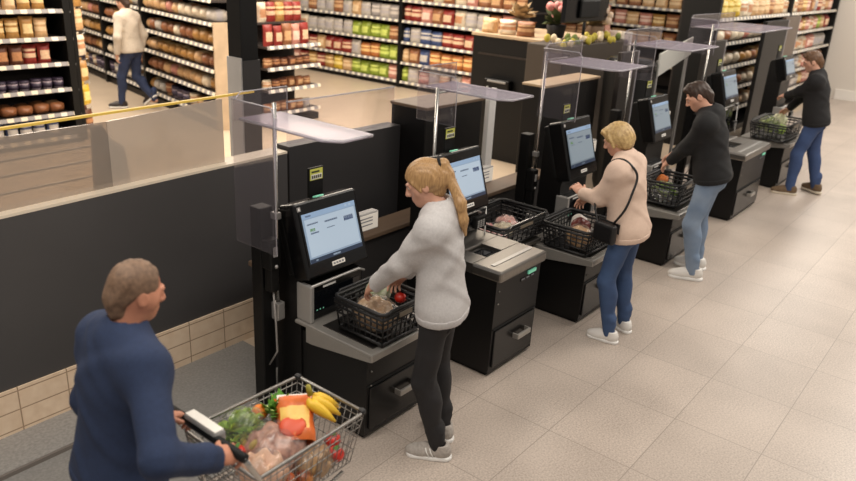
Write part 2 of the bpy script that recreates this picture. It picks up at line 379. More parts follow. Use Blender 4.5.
    # ---- top garment
    def sweater():
        g = SDF(np.min(pts[:1]+[N]+[x for a in arms for x in a[:3]], 0)-.26*s, np.max(pts[:1]+[N]+[x for a in arms for x in a[:3]], 0)+.26*s, .008)
        o = top.get('off', .016)
        torso(g, o, .07, gl=.012)
        hz = P+U*hem*s
        g.cap(P+U*(hem+.02)*s, P+U*(hem+.2)*s, .148*w+o*1.3, .135*w+o, .05, flat=(F, .76))
        g.plane(hz, -U)
        for i, (sh, el, wt, hd, sg) in enumerate(arms):
            g.cap(sh-R*sg*.02, el, .06*s*bulk+o*.4, .049*s+o*.45, .05); cd = nrm(wt-el); we = wt-cd*.005
            g.cap(el, wt+cd*.03, .05*s+o*.45, .037*s+o*.2, .03, clip=[(we, cd)])
            g.cap(wt-cd*.05, wt+cd*.02, .039*s+o*.25, .036*s+o*.2, .012, clip=[(we, cd)])
            for q in range(3):                                                                            # folds in the crook of the elbow
                c = el+cd*(.03*q-.015)*s; g.cap(c-F*.05*s, c+F*.05*s-U*.02*s, .004, k=.02)
        g.wob(lambda X, Y, Z: FABRIC(X, Y, Z)*top.get('fold', 1.))
        for q in range(2):
            c = P+U*(hem+.045+.03*q)*s; 
        g.cap(N-U*.05*s, N+U*(.022 if not top.get('hood') else .01)*s+F*.004, .078*s*(.92 if fem else 1.04), .068*s*(.9 if fem else 1.05), .025, clip=[(N+U*.022*s, U*.9+F*-.35)])
        g.cap(N-U*.01, N+U*.25*s+F*.05, .056*s*(.9 if fem else 1.05), .062*s, .008, sub=True)
        if top.get('hood'):
            g.ell(N-F*.075*s-U*.02*s, (.115*s,.05*s,.075*s), (R,F,U), .03); g.cap(N-R*.085*s-F*.02*s+U*.0*s, N-R*.05*s+F*.075*s-U*.05*s, .028*s, .02*s, .02); g.cap(N+R*.085*s-F*.02*s, N+R*.05*s+F*.075*s-U*.05*s, .028*s, .02*s, .02)
            g.cap(N-R*.08*s-F*.06*s+U*.015*s, N+R*.08*s-F*.06*s+U*.015*s, .03*s, k=.02)
        ob = g.build(top['name'], top['mat'], root)
        # ribbed hem and cuffs
        rb = SDF(hz-.32, hz+.32, .008); torso(rb, o+.0035, .07, gl=.012)
        rb.cap(P+U*(hem+.02)*s, P+U*(hem+.2)*s, .148*w+o*1.3+.0035, .135*w+o, .05, flat=(F, .76))
        rb.plane(hz-U*.012, -U); rb.plane(hz+U*.035*s, U)
        rb.build('hem_band', top.get('rib', top['mat']), ob)
        for sh, el, wt, hd, sg in arms:
            cd = nrm(wt-el); c = SDF(wt-.1, wt+.1, .006); c.cap(wt-cd*.05*s, wt+cd*.03, .0405*s+o*.22, .0375*s+o*.2, .004, clip=[(wt-cd*.001, cd), (wt-cd*.048*s, -cd)]); c.build('cuff', top.get('rib', top['mat']), ob)
        return ob
    if top: sweater()
    # ---- trousers
    if bottom:
        lp = [P]+[x for l in legs for x in l[:3]]; g = SDF(np.min(lp, 0)-.22, np.max(lp, 0)+.22, .008); o = bottom.get('off', .008); an = bottom.get('ankle', .052)
        g.ell(P, (.158*w+o, .112*b+o, .115*s+o), (R, F, U), .05)
        for sg in (-1, 1): g.ell(P+R*sg*.073*s-F*.03*s-U*.06*s, (.083*w+o, .082*b+o, .092*s+o), (R, F, U), .05)
        for hip, kn, ank, td, pt in legs:
            g.cap(hip-U*.02, kn, .084*w+o, .057*s+o, .03); g.cap(kn, ank-V3(0,0,.02), .058*s+o, an*s*.86+o*.5, .03); m = kn*.68+ank*.32; g.ell(m-td*.022*s, (.05*s+o*.5, .05*s+o*.5, .12*s), None, .04)
            ld = nrm(ank-kn); sx = np.cross(ld, td)
            for q in range(5):
                c = ank+V3(0,0,.03+.024*q)*s; g.cap(c-sx*.014*s+td*.006*(-1)**q, c+sx*.014*s+td*.006*(-1)**q+V3(0,0,.008), .031*s*(an/.052)+.004, k=.012)
            for q in range(3):
                c = kn-td*.05*s+V3(0,0,.03*(q-1))*s; g.cap(c-sx*.04*s, c+sx*.04*s+V3(0,0,.01), .006, k=.02)
        g.wob(lambda X, Y, Z: FABRIC(X*.8, Y*.8, Z*.8)*bottom.get('fold', .8))
        g.plane(P+U*.09*s, U); zb = min(l[2][2] for l in legs)-.035; g.plane((0,0,zb), (0,0,-1))
        ob = g.build(bottom['name'], bottom['mat'], root)
        if bottom.get('pocket'):
            for sg in (-1, 1):
                c = P+R*sg*.075*s-F*.13*s-U*.075*s; q = SDF(c-.13, c+.13, .006)
                q.ell(P, (.158*w+o, .112*b+o, .115*s+o), (R, F, U), .05)
                q.ell(P+R*sg*.073*s-F*.03*s-U*.06*s, (.083*w+o, .082*b+o, .092*s+o), (R, F, U), .05); hip, kn = legs[(sg+1)//2][:2]; q.cap(hip-U*.02, kn, .084*w+o, .057*s+o, .03)
                q.wob(lambda X, Y, Z: FABRIC(X*.8, Y*.8, Z*.8)*bottom.get('fold', .8)-.004)
                for nn, of in ((R,.05),(-R,.05),(U,.045),(-U,.055),(F,.06)): q.plane(c+nn*of*s, nn)
                q.build('back_pocket', bottom['pocket'], ob)
    # ---- shoes
    if shoe:
        for i, (hip, kn, ank, td, pt) in enumerate(legs):
            a = math.atan2(-td[0], td[1]); o = shoe.get('s', 1.)*s
            u = SDF((-.09*o,-.13*o,-.01), (.09*o,.25*o,.2*o), .0055)
            u.ell((0,-.035*o,.055*o), (.039*o,.05*o,.055*o), None, .02); u.ell((0,.04*o,.045*o), (.043*o,.1*o,.05*o), None, .03); u.ell((.002,.12*o,.035*o), (.046*o,.075*o,.04*o), None, .03)
            u.cap((0,-.02*o,.06*o), (0,-.015*o,.115*o), .045*o, .047*o, .02, clip=[((0,0,.112*o), (0,-.25,1))]); u.cap((0,-.01*o,.09*o), (0,-.01*o,.15*o), .037*o, .039*o, .004, sub=True)
            u.ell((0,.06*o,.082*o), (.017*o,.05*o,.018*o), None, .015)
            u.plane((0,0,.018*o), (0,0,-1))
            so = u.build('shoe', shoe['mat'], root)
            t = SDF((-.09*o,-.13*o,-.02), (.09*o,.26*o,.06*o), .0055)
            t.cap((0,-.045*o,.012), (.0,.02*o,.012), .046*o, .045*o, .01); t.cap((0,.02*o,.012), (.003,.14*o,.012), .045*o, .05*o, .02)
            t.plane((0,0,.026*o), (0,0,1)); t.plane((0,0,0), (0,0,-1)); t.build('sole', shoe['sole'], so)
            for sg in ((1, -1) if shoe.get('stripe') else ()):
                q = MB().use(shoe['stripe'])
                for y in (.0, .025): q.tube([(.046*o*sg, (.02+y)*o, .03*o), (.043*o*sg, (.035+y)*o, .055*o), (.032*o*sg, (.045+y)*o, .08*o)], .004*o, 6)
                q.build('stripe', so)
            l = MB().use(shoe.get('lace', shoe['sole']))
            for q in range(4): l.tube([(-.022*o,(.035+.022*q)*o,(.088-.008*q)*o), (0,(.04+.022*q)*o,(.1-.009*q)*o), (.022*o,(.035+.022*q)*o,(.088-.008*q)*o)], .003*o, 5)
            l.build('laces', so)
            Mx = Matrix.Translation((ank[0], ank[1], ank[2]-.085*s)) @ Matrix.Rotation(a, 4, 'Z')
            if pt: Mx = Mx @ at(0, .1*o, 0) @ rot('X', -pt) @ at(0, -.1*o, 0)
            so.matrix_local = Mx
    # ---- hair
    if hair:
        s = s0*hs; g = SDF(H-.36*s, H+.2*s, .006); st = hair['style']; t = hair.get('t', .008)
        strand = hair.get('amp', .0018)
        if st == 'short':
            g.ell(hp(0,-.014,.03), (.0735*s+t*.55, .0935*s+t*.7, .087*s+t), A, .02)
            g.cap(hp(0,-.075,-.03), hp(0,-.06,-.075), .045*s+t*.2, .04*s, .03)
            g.ell(hp(0,.05,-.055), (.1*s, .1*s, .085*s), A, .012, sub=True)                               # face
            g.ell(hp(0,.095,.03), (.062*s, .045*s, .05*s*hair.get('recede', 1)), A, .015, sub=True)
            for sg in (-1, 1):
                g.ell(hp(.078*sg,.0,-.045), (.03*s,.045*s,.052*s), A, .01, sub=True)
                if not hair.get('recede'): g.cap(hp(.068*sg,.02,.01), hp(.069*sg,.018,-.022), .009*s, .006*s, .012)
            if hair.get('quiff'): g.cap(hp(-.04,.07,.09), hp(.045,.07,.094), .02*s, k=.03); g.cap(hp(-.035,.03,.108), hp(.04,.03,.11), .02*s, k=.03)
        if st == 'ponytail':
            g.ell(hp(0,-.014,.03), (.0745*s+t, .095*s+t, .088*s+t), A, .02); g.cap(hp(0,-.06,-.02), hp(0,-.05,-.055), .058*s, .045*s, .03)
            g.ell(hp(0,.085,-.035), (.075*s, .105*s, .085*s), A, .012, sub=True)
            for sg in (-1, 1): g.cap(hp(.07*sg,.05,.03), hp(.074*sg,.02,-.03), .008*s, .006*s, .012)
            pt = [hp(0,-.1,.07), hp(.0,-.124,.062), hp(0,-.13,.01), N-F*.108*s+U*.045*s, N-F*.122*s-U*.045*s, N-F*.132*s-U*.125*s+R*.006]
            rr = [.024, .026, .030, .033, .029, .008]
            for q in range(5): g.cap(pt[q], pt[q+1], rr[q]*s, rr[q+1]*s, .02, flat=(F, .8) if q > 1 else None)
        if st == 'bob':
            g.ell(hp(0,-.016,.03), (.076*s+t, .097*s+t, .088*s+t*1.1), A, .02); g.ell(hp(0,-.055,-.01), (.076*s+t*.6, .062*s+t, .075*s), A, .03)
            g.cap(hp(-.04,-.06,-.055), hp(.04,-.06,-.055), .036*s, k=.03)
            g.ell(hp(0,.085,-.035), (.066*s, .095*s, .085*s), A, .012, sub=True)
            for sg in (-1, 1): g.cap(hp(.074*sg,.03,.04), hp(.079*sg,.022,-.045), .018*s, .011*s, .015)
            g.cap(hp(-.05,.075,.085), hp(.06,.06,.09), .02*s, k=.03)
        if st == 'ponytail':
            g.wob(lambda X, Y, Z: strand*np.sin(330*((X-H[0])*hr[0]+(Y-H[1])*hr[1]+(Z-H[2])*hr[2])+9*np.sin(11*Z)))
        else:
            g.wob(lambda X, Y, Z: strand*np.sin(190*(X-H[0])+70*(Z-H[2])+3*np.sin(40*Y))+strand*np.sin(170*(Y-H[1])-110*(Z-H[2])+2*np.sin(50*X)))
        ob = g.build('hair', hair['mat'], root)
        if st == 'ponytail':
            q = mb(M_BLACKCLOTH); c = hp(0,-.112,.073); Mx = Matrix(((hr[0],hu[0],hf[0],c[0]),(hr[1],hu[1],hf[1],c[1]),(hr[2],hu[2],hf[2],c[2]),(0,0,0,1)))
            q.tube([Mx @ Vector((.03*s*math.cos(a*PI/6), .03*s*math.sin(a*PI/6), 0)) for a in range(12)], .008*s, 6, closed=True); q.build('hair_tie', ob)
    return dict(root=root, P=P, U=U, R=R, F=F, N=N, arms=arms, hands=hn, s=s, cy=cy, sy=sy, loc=loc, shw=shw)
def to_world(p, d): return Vector((d['loc'][0]+p[0]*d['cy']-p[1]*d['sy'], d['loc'][1]+p[0]*d['sy']+p[1]*d['cy'], p[2]))
# ------------------------------------------------------------------ palette
SKIN = {'skin': mat('skin', (204,156,132), .5, noise=(14,.35), col2=(188,130,108), bump=(60,.08)),
        'skin_ruddy': mat('skin_ruddy', (196,136,108), .5, noise=(12,.4), col2=(178,108,84), bump=(60,.08))}
M_EYE = mat('eye_white', (225,220,212), .25); M_IRIS = mat('iris', (60,48,38), .2)
M_BLACKCLOTH = mat('black_cloth', (22,22,24), .85, noise=(30,.4))
M_BLACK = mat('black_coated_metal', (13,12,12), .42, noise=(3,.3), col2=(9,9,9), bump=(160,.06), spec=.35)
M_BLACK2 = mat('black_plastic', (10,10,10), .5, spec=.3)
M_BLACKGLOSS = mat('black_gloss_plastic', (11,11,12), .25, spec=.4)
M_TRAY = mat('satin_steel_tray', (168,164,158), .36, .55, noise=(40,.3), col2=(140,136,130), stretch=(1,12,1))
M_STEEL = mat('brushed_steel', (150,146,140), .38, 1, noise=(40,.35), col2=(118,114,109), stretch=(1,12,1))
M_CHROME = mat('chrome_wire', (190,188,184), .25, 1)
M_WIRE = mat('trolley_wire', (142,139,135), .35, .9)
M_SILVER = mat('silver_plastic', (170,168,165), .35, .5)
M_WHITE = mat('white_plastic', (228,226,222), .4)
M_GREY = mat('grey_plastic', (140,138,136), .5)
M_DGREY = mat('dark_grey_panel', (52,50,50), .55, noise=(2,.4), col2=(44,42,42))
M_LED = mat('green_led', (120,196,164), .4, emit=.35)
M_WOOD = mat('brown_ledge', (112,92,74), .55, noise=(6,.5), col2=(88,70,56), stretch=(.4,4,4))
M_BEIGE = mat('beige_top', (190,166,136), .5, noise=(5,.4), col2=(160,136,108))
M_YTAG = mat('yellow_green_ticket', (206,208,96), .5)
M_PAPER = mat('white_paper', (234,230,222), .6)
M_INK = mat('grey_ink', (120,122,128), .6)
M_RAIL = rail_mat()
M_PLEXI = clear('plexiglass', (247,245,247), .03, .012)
M_PLEXIV = clear('violet_tinted_plexiglass', (234,228,236), .38, .04, .16, (198,190,203))
M_PLEXIE = clear('plexiglass_edge', (235,235,240), .35, .1, .2, (225,222,226))
M_FROST = clear('barrier_glass', (226,216,206), .44, .05, .06, (182,170,158))
M_FROST2 = clear('hazy_barrier_glass', (226,218,208), .60, .06, .1, (204,190,176))
M_BAG = clear('clear_film', (247,247,247), .05, .04, .22, (240,240,240))

# ------------------------------------------------------------------ the setting
def quad_floor(name, x0, y0, x1, y1, z, m):
    return tag(mb(m).box((x0,y0,z-.05), (x1,y1,z)).build(name), kind='structure')
FL = tile_mat('floor_tile', (200,186,174), (150,138,128), (148,137,127), .653, .52, .003, (3.47,1.70), .36)
FL2 = mat('store_floor', (200,182,160), .35, noise=(3,.4), col2=(182,164,144))
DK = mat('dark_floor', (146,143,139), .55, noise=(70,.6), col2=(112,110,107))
floor = quad_floor('floor', -3, -6, 24, 3.62, 0, FL)
tag(mb(FL2).box((-6,3.62,-.05), (24,21,0)).build('floor_store'), kind='structure')
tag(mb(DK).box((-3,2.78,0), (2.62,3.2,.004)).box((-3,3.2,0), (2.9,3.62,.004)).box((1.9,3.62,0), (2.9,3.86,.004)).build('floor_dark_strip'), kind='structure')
kerb = mb(mat('kerb_top', (158,155,151), .5, noise=(60,.4))).box((-3,3.55,0), (1.9,3.9,.03)); kerb.use(mat('kerb_face', (118,110,104), .6)).box((-3,3.535,0), (1.9,3.55,.027))
tag(kerb.build('trim_kerb'), kind='structure')
SK = tile_mat('skirting_tile', (246,222,194), (226,198,168), (170,142,116), .27, .115, .004, (.05,.05), .4, 14, 'xz')
tag(mb(SK).box((-3,3.85,.0), (3.42,3.98,.30)).build('baseboard_low'), kind='structure')
wl = mb(mat('charcoal_panel', (74,72,72), .42, noise=(1.2,.5), col2=(60,58,58)))
wl.prism([(-3,.40),(-3,1.17),(2.55,1.275),(3.34,1.285),(3.34,.17),(1.34,.275)][::-1], 1, 3.86, 4.0)
tag(wl.build('wall_low'), kind='structure')
tag(mb(mat('bright_cap', (220,206,186), .4)).prism([(-3,1.17),(-3,1.185),(2.55,1.29),(3.34,1.30),(3.34,1.285),(2.55,1.275)], 1, 3.858, 4.002).build('trim_cap'), kind='structure')
wr = mb(M_DGREY if False else mat('charcoal_panel_right', (50,49,50), .45)).box((3.36,3.86,0), (4.53,4.0,1.325)); tag(wr.build('wall_low_right'), kind='structure')
WW = mat('white_wall', (216,208,198), .7, noise=(1,.3), col2=(205,196,186))
tag(mb(WW).box((19.6,-8,0), (19.8,4.2,3.6)).build('wall_right'), kind='structure')
tag(mb(mat('white_skirting', (232,226,218), .5)).box((19.55,-8,0), (19.6,3.5,.22)).build('baseboard_right'), kind='structure')
tag(mb(mat('back_wall_paint', (120,100,84), .8)).box((-6,20.6,0), (24,20.8,3.6)).build('wall_back'), kind='structure')
tag(mb(mat('side_wall_paint', (96,84,74), .8)).box((23.6,4.2,0), (23.8,20.6,3.6)).build('wall_far'), kind='structure')

# glass barrier on the low wall
gb = thing('glass_barrier', 'low glass barrier with yellow top strip standing on the charcoal low wall', 'barrier', (1.5,3.93,0))
def pane(nm, m, x0, x1, parent, z0a, z0b, z1a, z1b):
    return mb(m).prism([(x0,z0a),(x1,z0b),(x1,z1b),(x0,z1a)], 1, -.006, .006).build(nm, parent)
pane('glass_pane', M_FROST, -4.4, .60, gb, 1.17, 1.27, 1.60, 1.655)
p2 = pane('glass_pane', M_FROST2, .60, 1.37, gb, 1.27, 1.285, 1.655, 1.70); p2['label'] = 'hazier pale glass pane'
mb(M_GREY).prism([(.50,1.26),(.72,1.265),(.70,1.50),(.62,1.55),(.58,1.64),(.52,1.63)], 1, .01, .03).build('post', gb)
y = mb(mat('yellow_strip', (226,190,84), .5)); y.prism([(-4.4,1.60),(1.62,1.715),(1.62,1.727),(-4.4,1.615)], 1, -.012, .012); y.build('top_strip', gb)
for k, z in enumerate((1.33,1.42,1.50)):
    mb(mat('reflection_grey', (150,146,142), .3, .6)).prism([(-4.4,z-.06),(.58,z+.02),(.58,z+.028),(-4.4,z-.045)], 1, .03, .04).build('reflection_line', gb)  # thin bars put in as the reflected shelf-edge lines of the left pane
gp = thing('glass_partition', 'clear glass sheet standing above the low wall behind the nearest checkout', 'glass partition', (3.9,3.93,0))
mb(M_PLEXI).box((-.5,-.004,1.325), (.62,.004,1.62)).build('glass_pane', gp); mb(M_PLEXIE).box((-.5,-.006,1.615), (.62,.006,1.625)).build('edge', gp)

# pillar behind the low wall
pl = thing('pillar', 'black square pillar with pale cladding on its lower half behind the low wall', 'pillar', (3.93,5.06,0))
mb(M_BLACK2).rbox((-.085,-.085,0), (.085,.085,3.5), .006).build('shaft', pl)
mb(mat('pale_cladding', (190,188,186), .35, noise=(3,.3))).box((-.098,-.09,0), (-.085,.09,1.76)).build('cladding', pl)
mb(M_DGREY).box((-.085,-.1,0), (.09,-.086,1.74)).build('front_cladding', pl)

# ------------------------------------------------------------------ packs
COL = {'bright orange':((232,116,48),(246,206,110)), 'red':((152,50,42),(236,206,170)), 'golden':((190,140,76),(240,214,160)), 'tan':((222,178,128),(232,204,164)), 'brown':((160,104,68),(212,172,128)), 'dark brown':((106,62,44),(196,140,96)),
       'blue':((72,88,132),(214,206,196)), 'purple':((66,56,76),(176,160,170)), 'green':((150,168,58),(214,226,120)), 'cream':((240,222,194),(190,132,92)), 'white':((206,196,184),(176,170,172)), 'orange':((196,118,62),(244,206,140)),
       'yellow':((226,186,60),(246,226,150)), 'pink':((216,146,128),(240,212,194)), 'grey':((168,160,156),(210,200,190))}
def cmats(c):
    a, b = COL[c]; n = c.replace(' ', '_')
    return mat(n+'_pack', a, .38, noise=(22,.5), col2=tuple(v*.62 for v in a)), mat(n+'_pack_label', b, .45, noise=(40,.45), col2=tuple((u+v)/2 for u, v in zip(a, b)))
def pillow(w, h, t, c, seed, film=False):
    r = random.Random(seed); a, b = cmats(c); g = MB(); g.use(a); g.use(b); nu, nv = 8, 9
    def P(i, j, sg):
        u = -1+2*i/nu; v = -1+2*j/nv; e = max(0, 1-abs(u)**3.2)**.6*max(0, 1-max(0, v)**3.5)**.7*(1 if v > -.98 else .75)
        k = w/2*u*(1-.09*(1-v*v)+(.05 if v > .8 else 0)); return (k+r.uniform(-1,1)*.02*w, sg*t/2*e*(1+.16*r.uniform(-1,1)*(abs(u) < .9))-.02*t, h*(v+1)/2*(1 if abs(v) < .95 else 1))
    for sg in (-1, 1):
        vs = [P(i,j,sg) for j in range(nv+1) for i in range(nu+1)]
        o = len(g.v); g.v += vs
        for j in range(nv):
            for i in range(nu):
                q = j*(nu+1)+i; f = (q,q+1,q+nu+2,q+nu+1); lab = 2 <= j <= 5 and 1 <= i <= 6 if seed % 2 else (j in (3,4,6))
                g.f.append(tuple(o+x for x in (f if sg < 0 else f[::-1]))); g.m.append(1 if lab else 0); g.smooth.append(True)
    return g.mesh(c.replace(' ','_')+'_bag_mesh')
def loafm(w, h, l, c, seed):
    r = random.Random(seed); a, b = cmats(c); g = MB(); g.use(a); g.use(b); n, m = 12, 7; ph = r.uniform(0, 6)
    vs = []
    for j in range(m+1):
        y = -1+2*j/m; e = (max(0, 1-abs(y)**3.5))**.5*.92+.08
        for i in range(n):
            t = 2*PI*i/n; cx, cz = math.cos(t), math.sin(t); sx = abs(cx)**.6*math.copysign(1, cx); sz = abs(cz)**.6*math.copysign(1, cz)
            bump = 1+.06*math.sin(3*t+ph+j)+.05*math.sin(5*y+ph); vs.append((w/2*sx*e*bump, l/2*y, h/2+h/2*sz*e*(bump if sz > 0 else 1)))
    fs = [(j*n+i, j*n+(i+1) % n, (j+1)*n+(i+1) % n, (j+1)*n+i) for j in range(m) for i in range(n)]+[tuple(range(n))[::-1], tuple(m*n+i for i in range(n))]
    g.v = vs; g.f = fs; g.smooth = [True]*len(fs)
    g.m = [1 if (q//n in (2,3) and seed % 3 != 0) else 0 for q in range(m*n)]+[1 if seed % 2 else 0, 0]
    return g.mesh(c.replace(' ','_')+'_loaf_mesh')
def tubm(w, h, c, seed):
    a, b = cmats(c); g = mb(b); g.lathe([(w*.36,0),(w*.4,.01),(w*.47,h*.75)], 14); g.use(a).lathe([(w*.475,h*.2),(w*.485,h*.62)], 14); g.lathe([(w*.47,h*.75),(w*.5,h*.78),(w*.5,h*.97),(w*.46,h)], 14)
    return g.mesh(c.replace(' ','_')+'_tub_mesh')
CACHE = {}
KW = {'bag':('snack_bag','snack bag','bag',.17,.25), 'loaf':('wrapped_loaf','wrapped loaf','bread',.2,.14), 'tub':('food_tub','lidded tub','tub',.14,.13), 'pouch':('food_pouch','plump pouch','pouch',.21,.19)}
def packmesh(kind, c, var):
    k = (kind, c, var)
    if k not in CACHE:
        if kind == 'bag': CACHE[k] = pillow(.168, .25, .10, c, var+3)
        elif kind == 'pouch': CACHE[k] = pillow(.215, .19, .14, c, var+8)
        elif kind == 'loaf': CACHE[k] = loafm(.2, .14, .3, c, var)
        else: CACHE[k] = tubm(.135, .13, c, var)
    return CACHE[k]
def pack(kind, c, loc, rz, label, group, sc=(1,1,1), var=None):
    o = bpy.data.objects.new(KW[kind][0], packmesh(kind, c, rnd.randrange(3) if var is None else var)); C.objects.link(o)
    o.location = loc; o.rotation_euler = (0,0,rz); o.scale = sc; return tag(o, label, KW[kind][2], group)

def rack(name, label, loc, rz, L, depth, zs, posts, top=2.1, endpanel=None, rail=M_RAIL, back=True):
    """gondola shelving; local +X along the shelves (left to right as faced), front edge at y=0, depth towards +Y"""
    t = thing(name, label, 'shelving', loc, rz)
    if back: mb(mat('rack_back', (34,26,22), .8)).box((0,depth-.03,.02), (L,depth,top)).build('back_panel', t)
    for x in posts: mb(M_BLACK2).box((x-.045,-.03,0), (x+.045,depth-.03,top)).build('upright', t)
    mb(M_BLACK2).box((0,.02,0), (L,depth-.03,.1)).build('plinth', t)
    for z in zs:
        s = mb(mat('shelf_board', (58,52,50), .5)).box((.0,.0,-.03), (L,depth-.03,0)).build('shelf', t, (0,0,z))
        mb(rail).prism([(-.03,-.035),(-.012,-.04),(0,.012),(-.014,.012)], 0, 0.0, L).build('price_rail', s)
    return t
MIXC = ['tan','brown','cream','pink','golden','brown','white']
def stock(rk, L, depth, z, seq, place, group, step=None, x0=.03, x1=None, mix=0., zsc=1.):
    """seq: list of (kind, colour, count) in order from the left"""
    M = Matrix.Translation(rk.location) @ Matrix.Rotation(rk.rotation_euler[2], 4, 'Z'); x = x0; x1 = x1 or L-.03; i = 0; flat = [(k, c) for k, c, n in seq for _ in range(n)]
    run = {}
    while flat:
        k, c = flat[i % len(flat)]
        c = rnd.choice(MIXC) if rnd.random() < mix else c; w = (step or KW[k][3])*1.02
        if x+w > x1: break
        i += 1; dp = {'bag':.1,'pouch':.12,'loaf':.18,'tub':.1}[k]; s = w/KW[k][3]
        p = M @ Vector((x+w/2, dp+rnd.uniform(0,.03), z+.001))
        pack(k, c, p, rk.rotation_euler[2]+rnd.uniform(-.12,.12), '%s %s, %s from left on %s' % (c, KW[k][1], ordinal(i), place), group, (s*.97, s**.5, rnd.uniform(.93,1.05)*zsc*(s**.3)))
        x += w

# left rack (faces the camera)
rl = rack('shelf_rack', 'tall black shelf rack of snacks at the left edge of the picture', (2.9,9.85,0), 0, 2.02, .5, (.1,.41,.73,1.06,1.38,1.72), (1.97,), 2.2)
for z, seq, nm in ((1.72,[('bag','golden',2),('bag','brown',3),('bag','tan',3)],'first'),(1.38,[('bag','brown',4),('bag','golden',5),('bag','tan',2)],'second'),
                   (1.06,[('bag','brown',6),('bag','dark brown',2),('bag','red',4)],'third'),(.73,[('tub','purple',15)],'fourth'),
                   (.41,[('loaf','dark brown',5),('loaf','brown',5)],'fifth'),(.1,[('bag','blue',12)],'bottom')):
    stock(rl, 1.93, .5, z, seq, 'the left rack, '+nm+' shelf', 'packs on the left rack', zsc=1.0)
er = thing('hanging_rack', 'narrow black end rack of hooks at the right side of the left snack rack', 'display rack', (4.98,9.95,0))
mb(M_BLACK2).box((-.02,-.05,0), (.03,.5,2.2)).build('back_board', er)
for i, z in enumerate((.12,.46,.78,1.12,1.45,1.75)):
    for j in range(2): mb(M_CHROME).tube([(.03,.1+.24*j,z+.27), (.2,.1+.24*j,z+.27), (.21,.1+.24*j,z+.29)], .005, 5).build('hook', er)
    for j in range(2):
        c = ['dark brown','yellow','golden','cream','tan','golden'][i]
        pack('bag', c, (5.09+.07*j,10.02+.26*j,z), .5, '%s hanging bag, %s row up on the end rack, %s hook' % (c, ordinal(i+1), ('near','far')[j]), 'hanging bags on the end rack', (1.15,1,1.05))

# bread gondola: long face along the aisle
rb = rack('bread_gondola', 'long black bread gondola beside the aisle behind the walking man', (7.95,15.9,0), -PI/2-.19, 6.75, .55, (.2,.55,.88,1.21,1.54,1.86), (2.0,4.05), 2.3)
mb(mat('cream_end_panel', (206,182,152), .6, noise=(5,.3))).box((6.75,0,0), (6.78,.55,1.56)).build('end_panel', rb)
for z, seq, nm in ((1.86,[('loaf','cream',4),('loaf','tan',5)],'first'),(1.54,[('loaf','white',3),('loaf','tan',6),('loaf','cream',4)],'second'),(1.21,[('loaf','tan',5),('loaf','brown',5),('loaf','golden',4)],'third'),
                   (.88,[('loaf','tan',4),('loaf','golden',7),('loaf','brown',3)],'fourth'),(.55,[('loaf','brown',5),('loaf','tan',9)],'fifth'),(.2,[('tub','purple',10),('loaf','red',3),('loaf','white',6)],'bottom')):
    stock(rb, 6.7, .55, z, seq, 'the bread gondola, '+nm+' shelf', 'loaves on the bread gondola', step=.24, zsc=1.3, mix=.3)
# gondola end display
EX, EY = 7.38, 9.0
ec = rack('end_display', 'gondola end display of red bags and brown packs behind the pillar', (EX+.02,EY-.03,0), .05, 1.12, .6, (.2,.56,.89,1.21), (), 1.5)
for z, seq, nm, st, zs in ((1.21,[('bag','red',3),('bag','pink',1),('bag','red',4)],'front top',.185,1.2),(.89,[('pouch','dark brown',8)],'second',.16,.8),(.56,[('pouch','dark brown',3),('pouch','brown',4)],'third',.16,.85),(.2,[('pouch','brown',7)],'bottom',.16,.85)):
    stock(ec, 1.12, .6, z, seq, 'the end display, '+nm+' shelf', 'packs on the end display', step=st, zsc=zs, mix=.25)
ec2 = mb(mat('shelf_board', (58,52,50))).box((0,.3,1.5), (1.12,.6,1.53)).build('shelf', ec)
M0 = Matrix.Translation(ec.location) @ Matrix.Rotation(.05, 4, 'Z')
for i in range(6):
    c = ['red','cream','red','golden','red','red'][i]
    pack('bag', c, M0 @ Vector((.09+.185*i,.42,1.53)), .12, '%s tall bag, rear row of end display, %s from left' % (c, ordinal(i+1)), 'packs on the end display', (1.1,1.2,1.15))
# rear rack beyond the open floor
rc = rack('shelf_rack', 'long black rear rack of colourful bags across the open floor', (12.0,14.6,0), -PI/2, 7.4, .6, (.13,.52,.93,1.35,1.75), (.05,4.28,7.3), 2.4)
for z, seq, nm in ((1.75,[('pouch','cream',5),('pouch','brown',5),('pouch','red',2),('pouch','tan',4)],'first'),(1.35,[('pouch','brown',4),('pouch','white',8),('pouch','grey',3),('pouch','red',5),('pouch','white',3),('pouch','brown',4)],'second'),
                   (.93,[('pouch','grey',3),('pouch','white',7),('pouch','green',5),('pouch','blue',4),('pouch','red',4),('pouch','pink',3)],'third'),(.52,[('pouch','white',4),('pouch','red',7),('pouch','orange',2),('pouch','green',3),('pouch','blue',2),('pouch','orange',4),('pouch','golden',4)],'fourth'),
                   (.13,[('pouch','red',7),('pouch','yellow',3),('pouch','green',6),('pouch','white',5),('pouch','pink',2),('pouch','red',3)],'bottom')):
    stock(rc, 7.3, .6, z, seq, 'the rear rack, '+nm+' shelf', 'bags on the rear rack', step=.27, zsc=1.4, mix=.3)
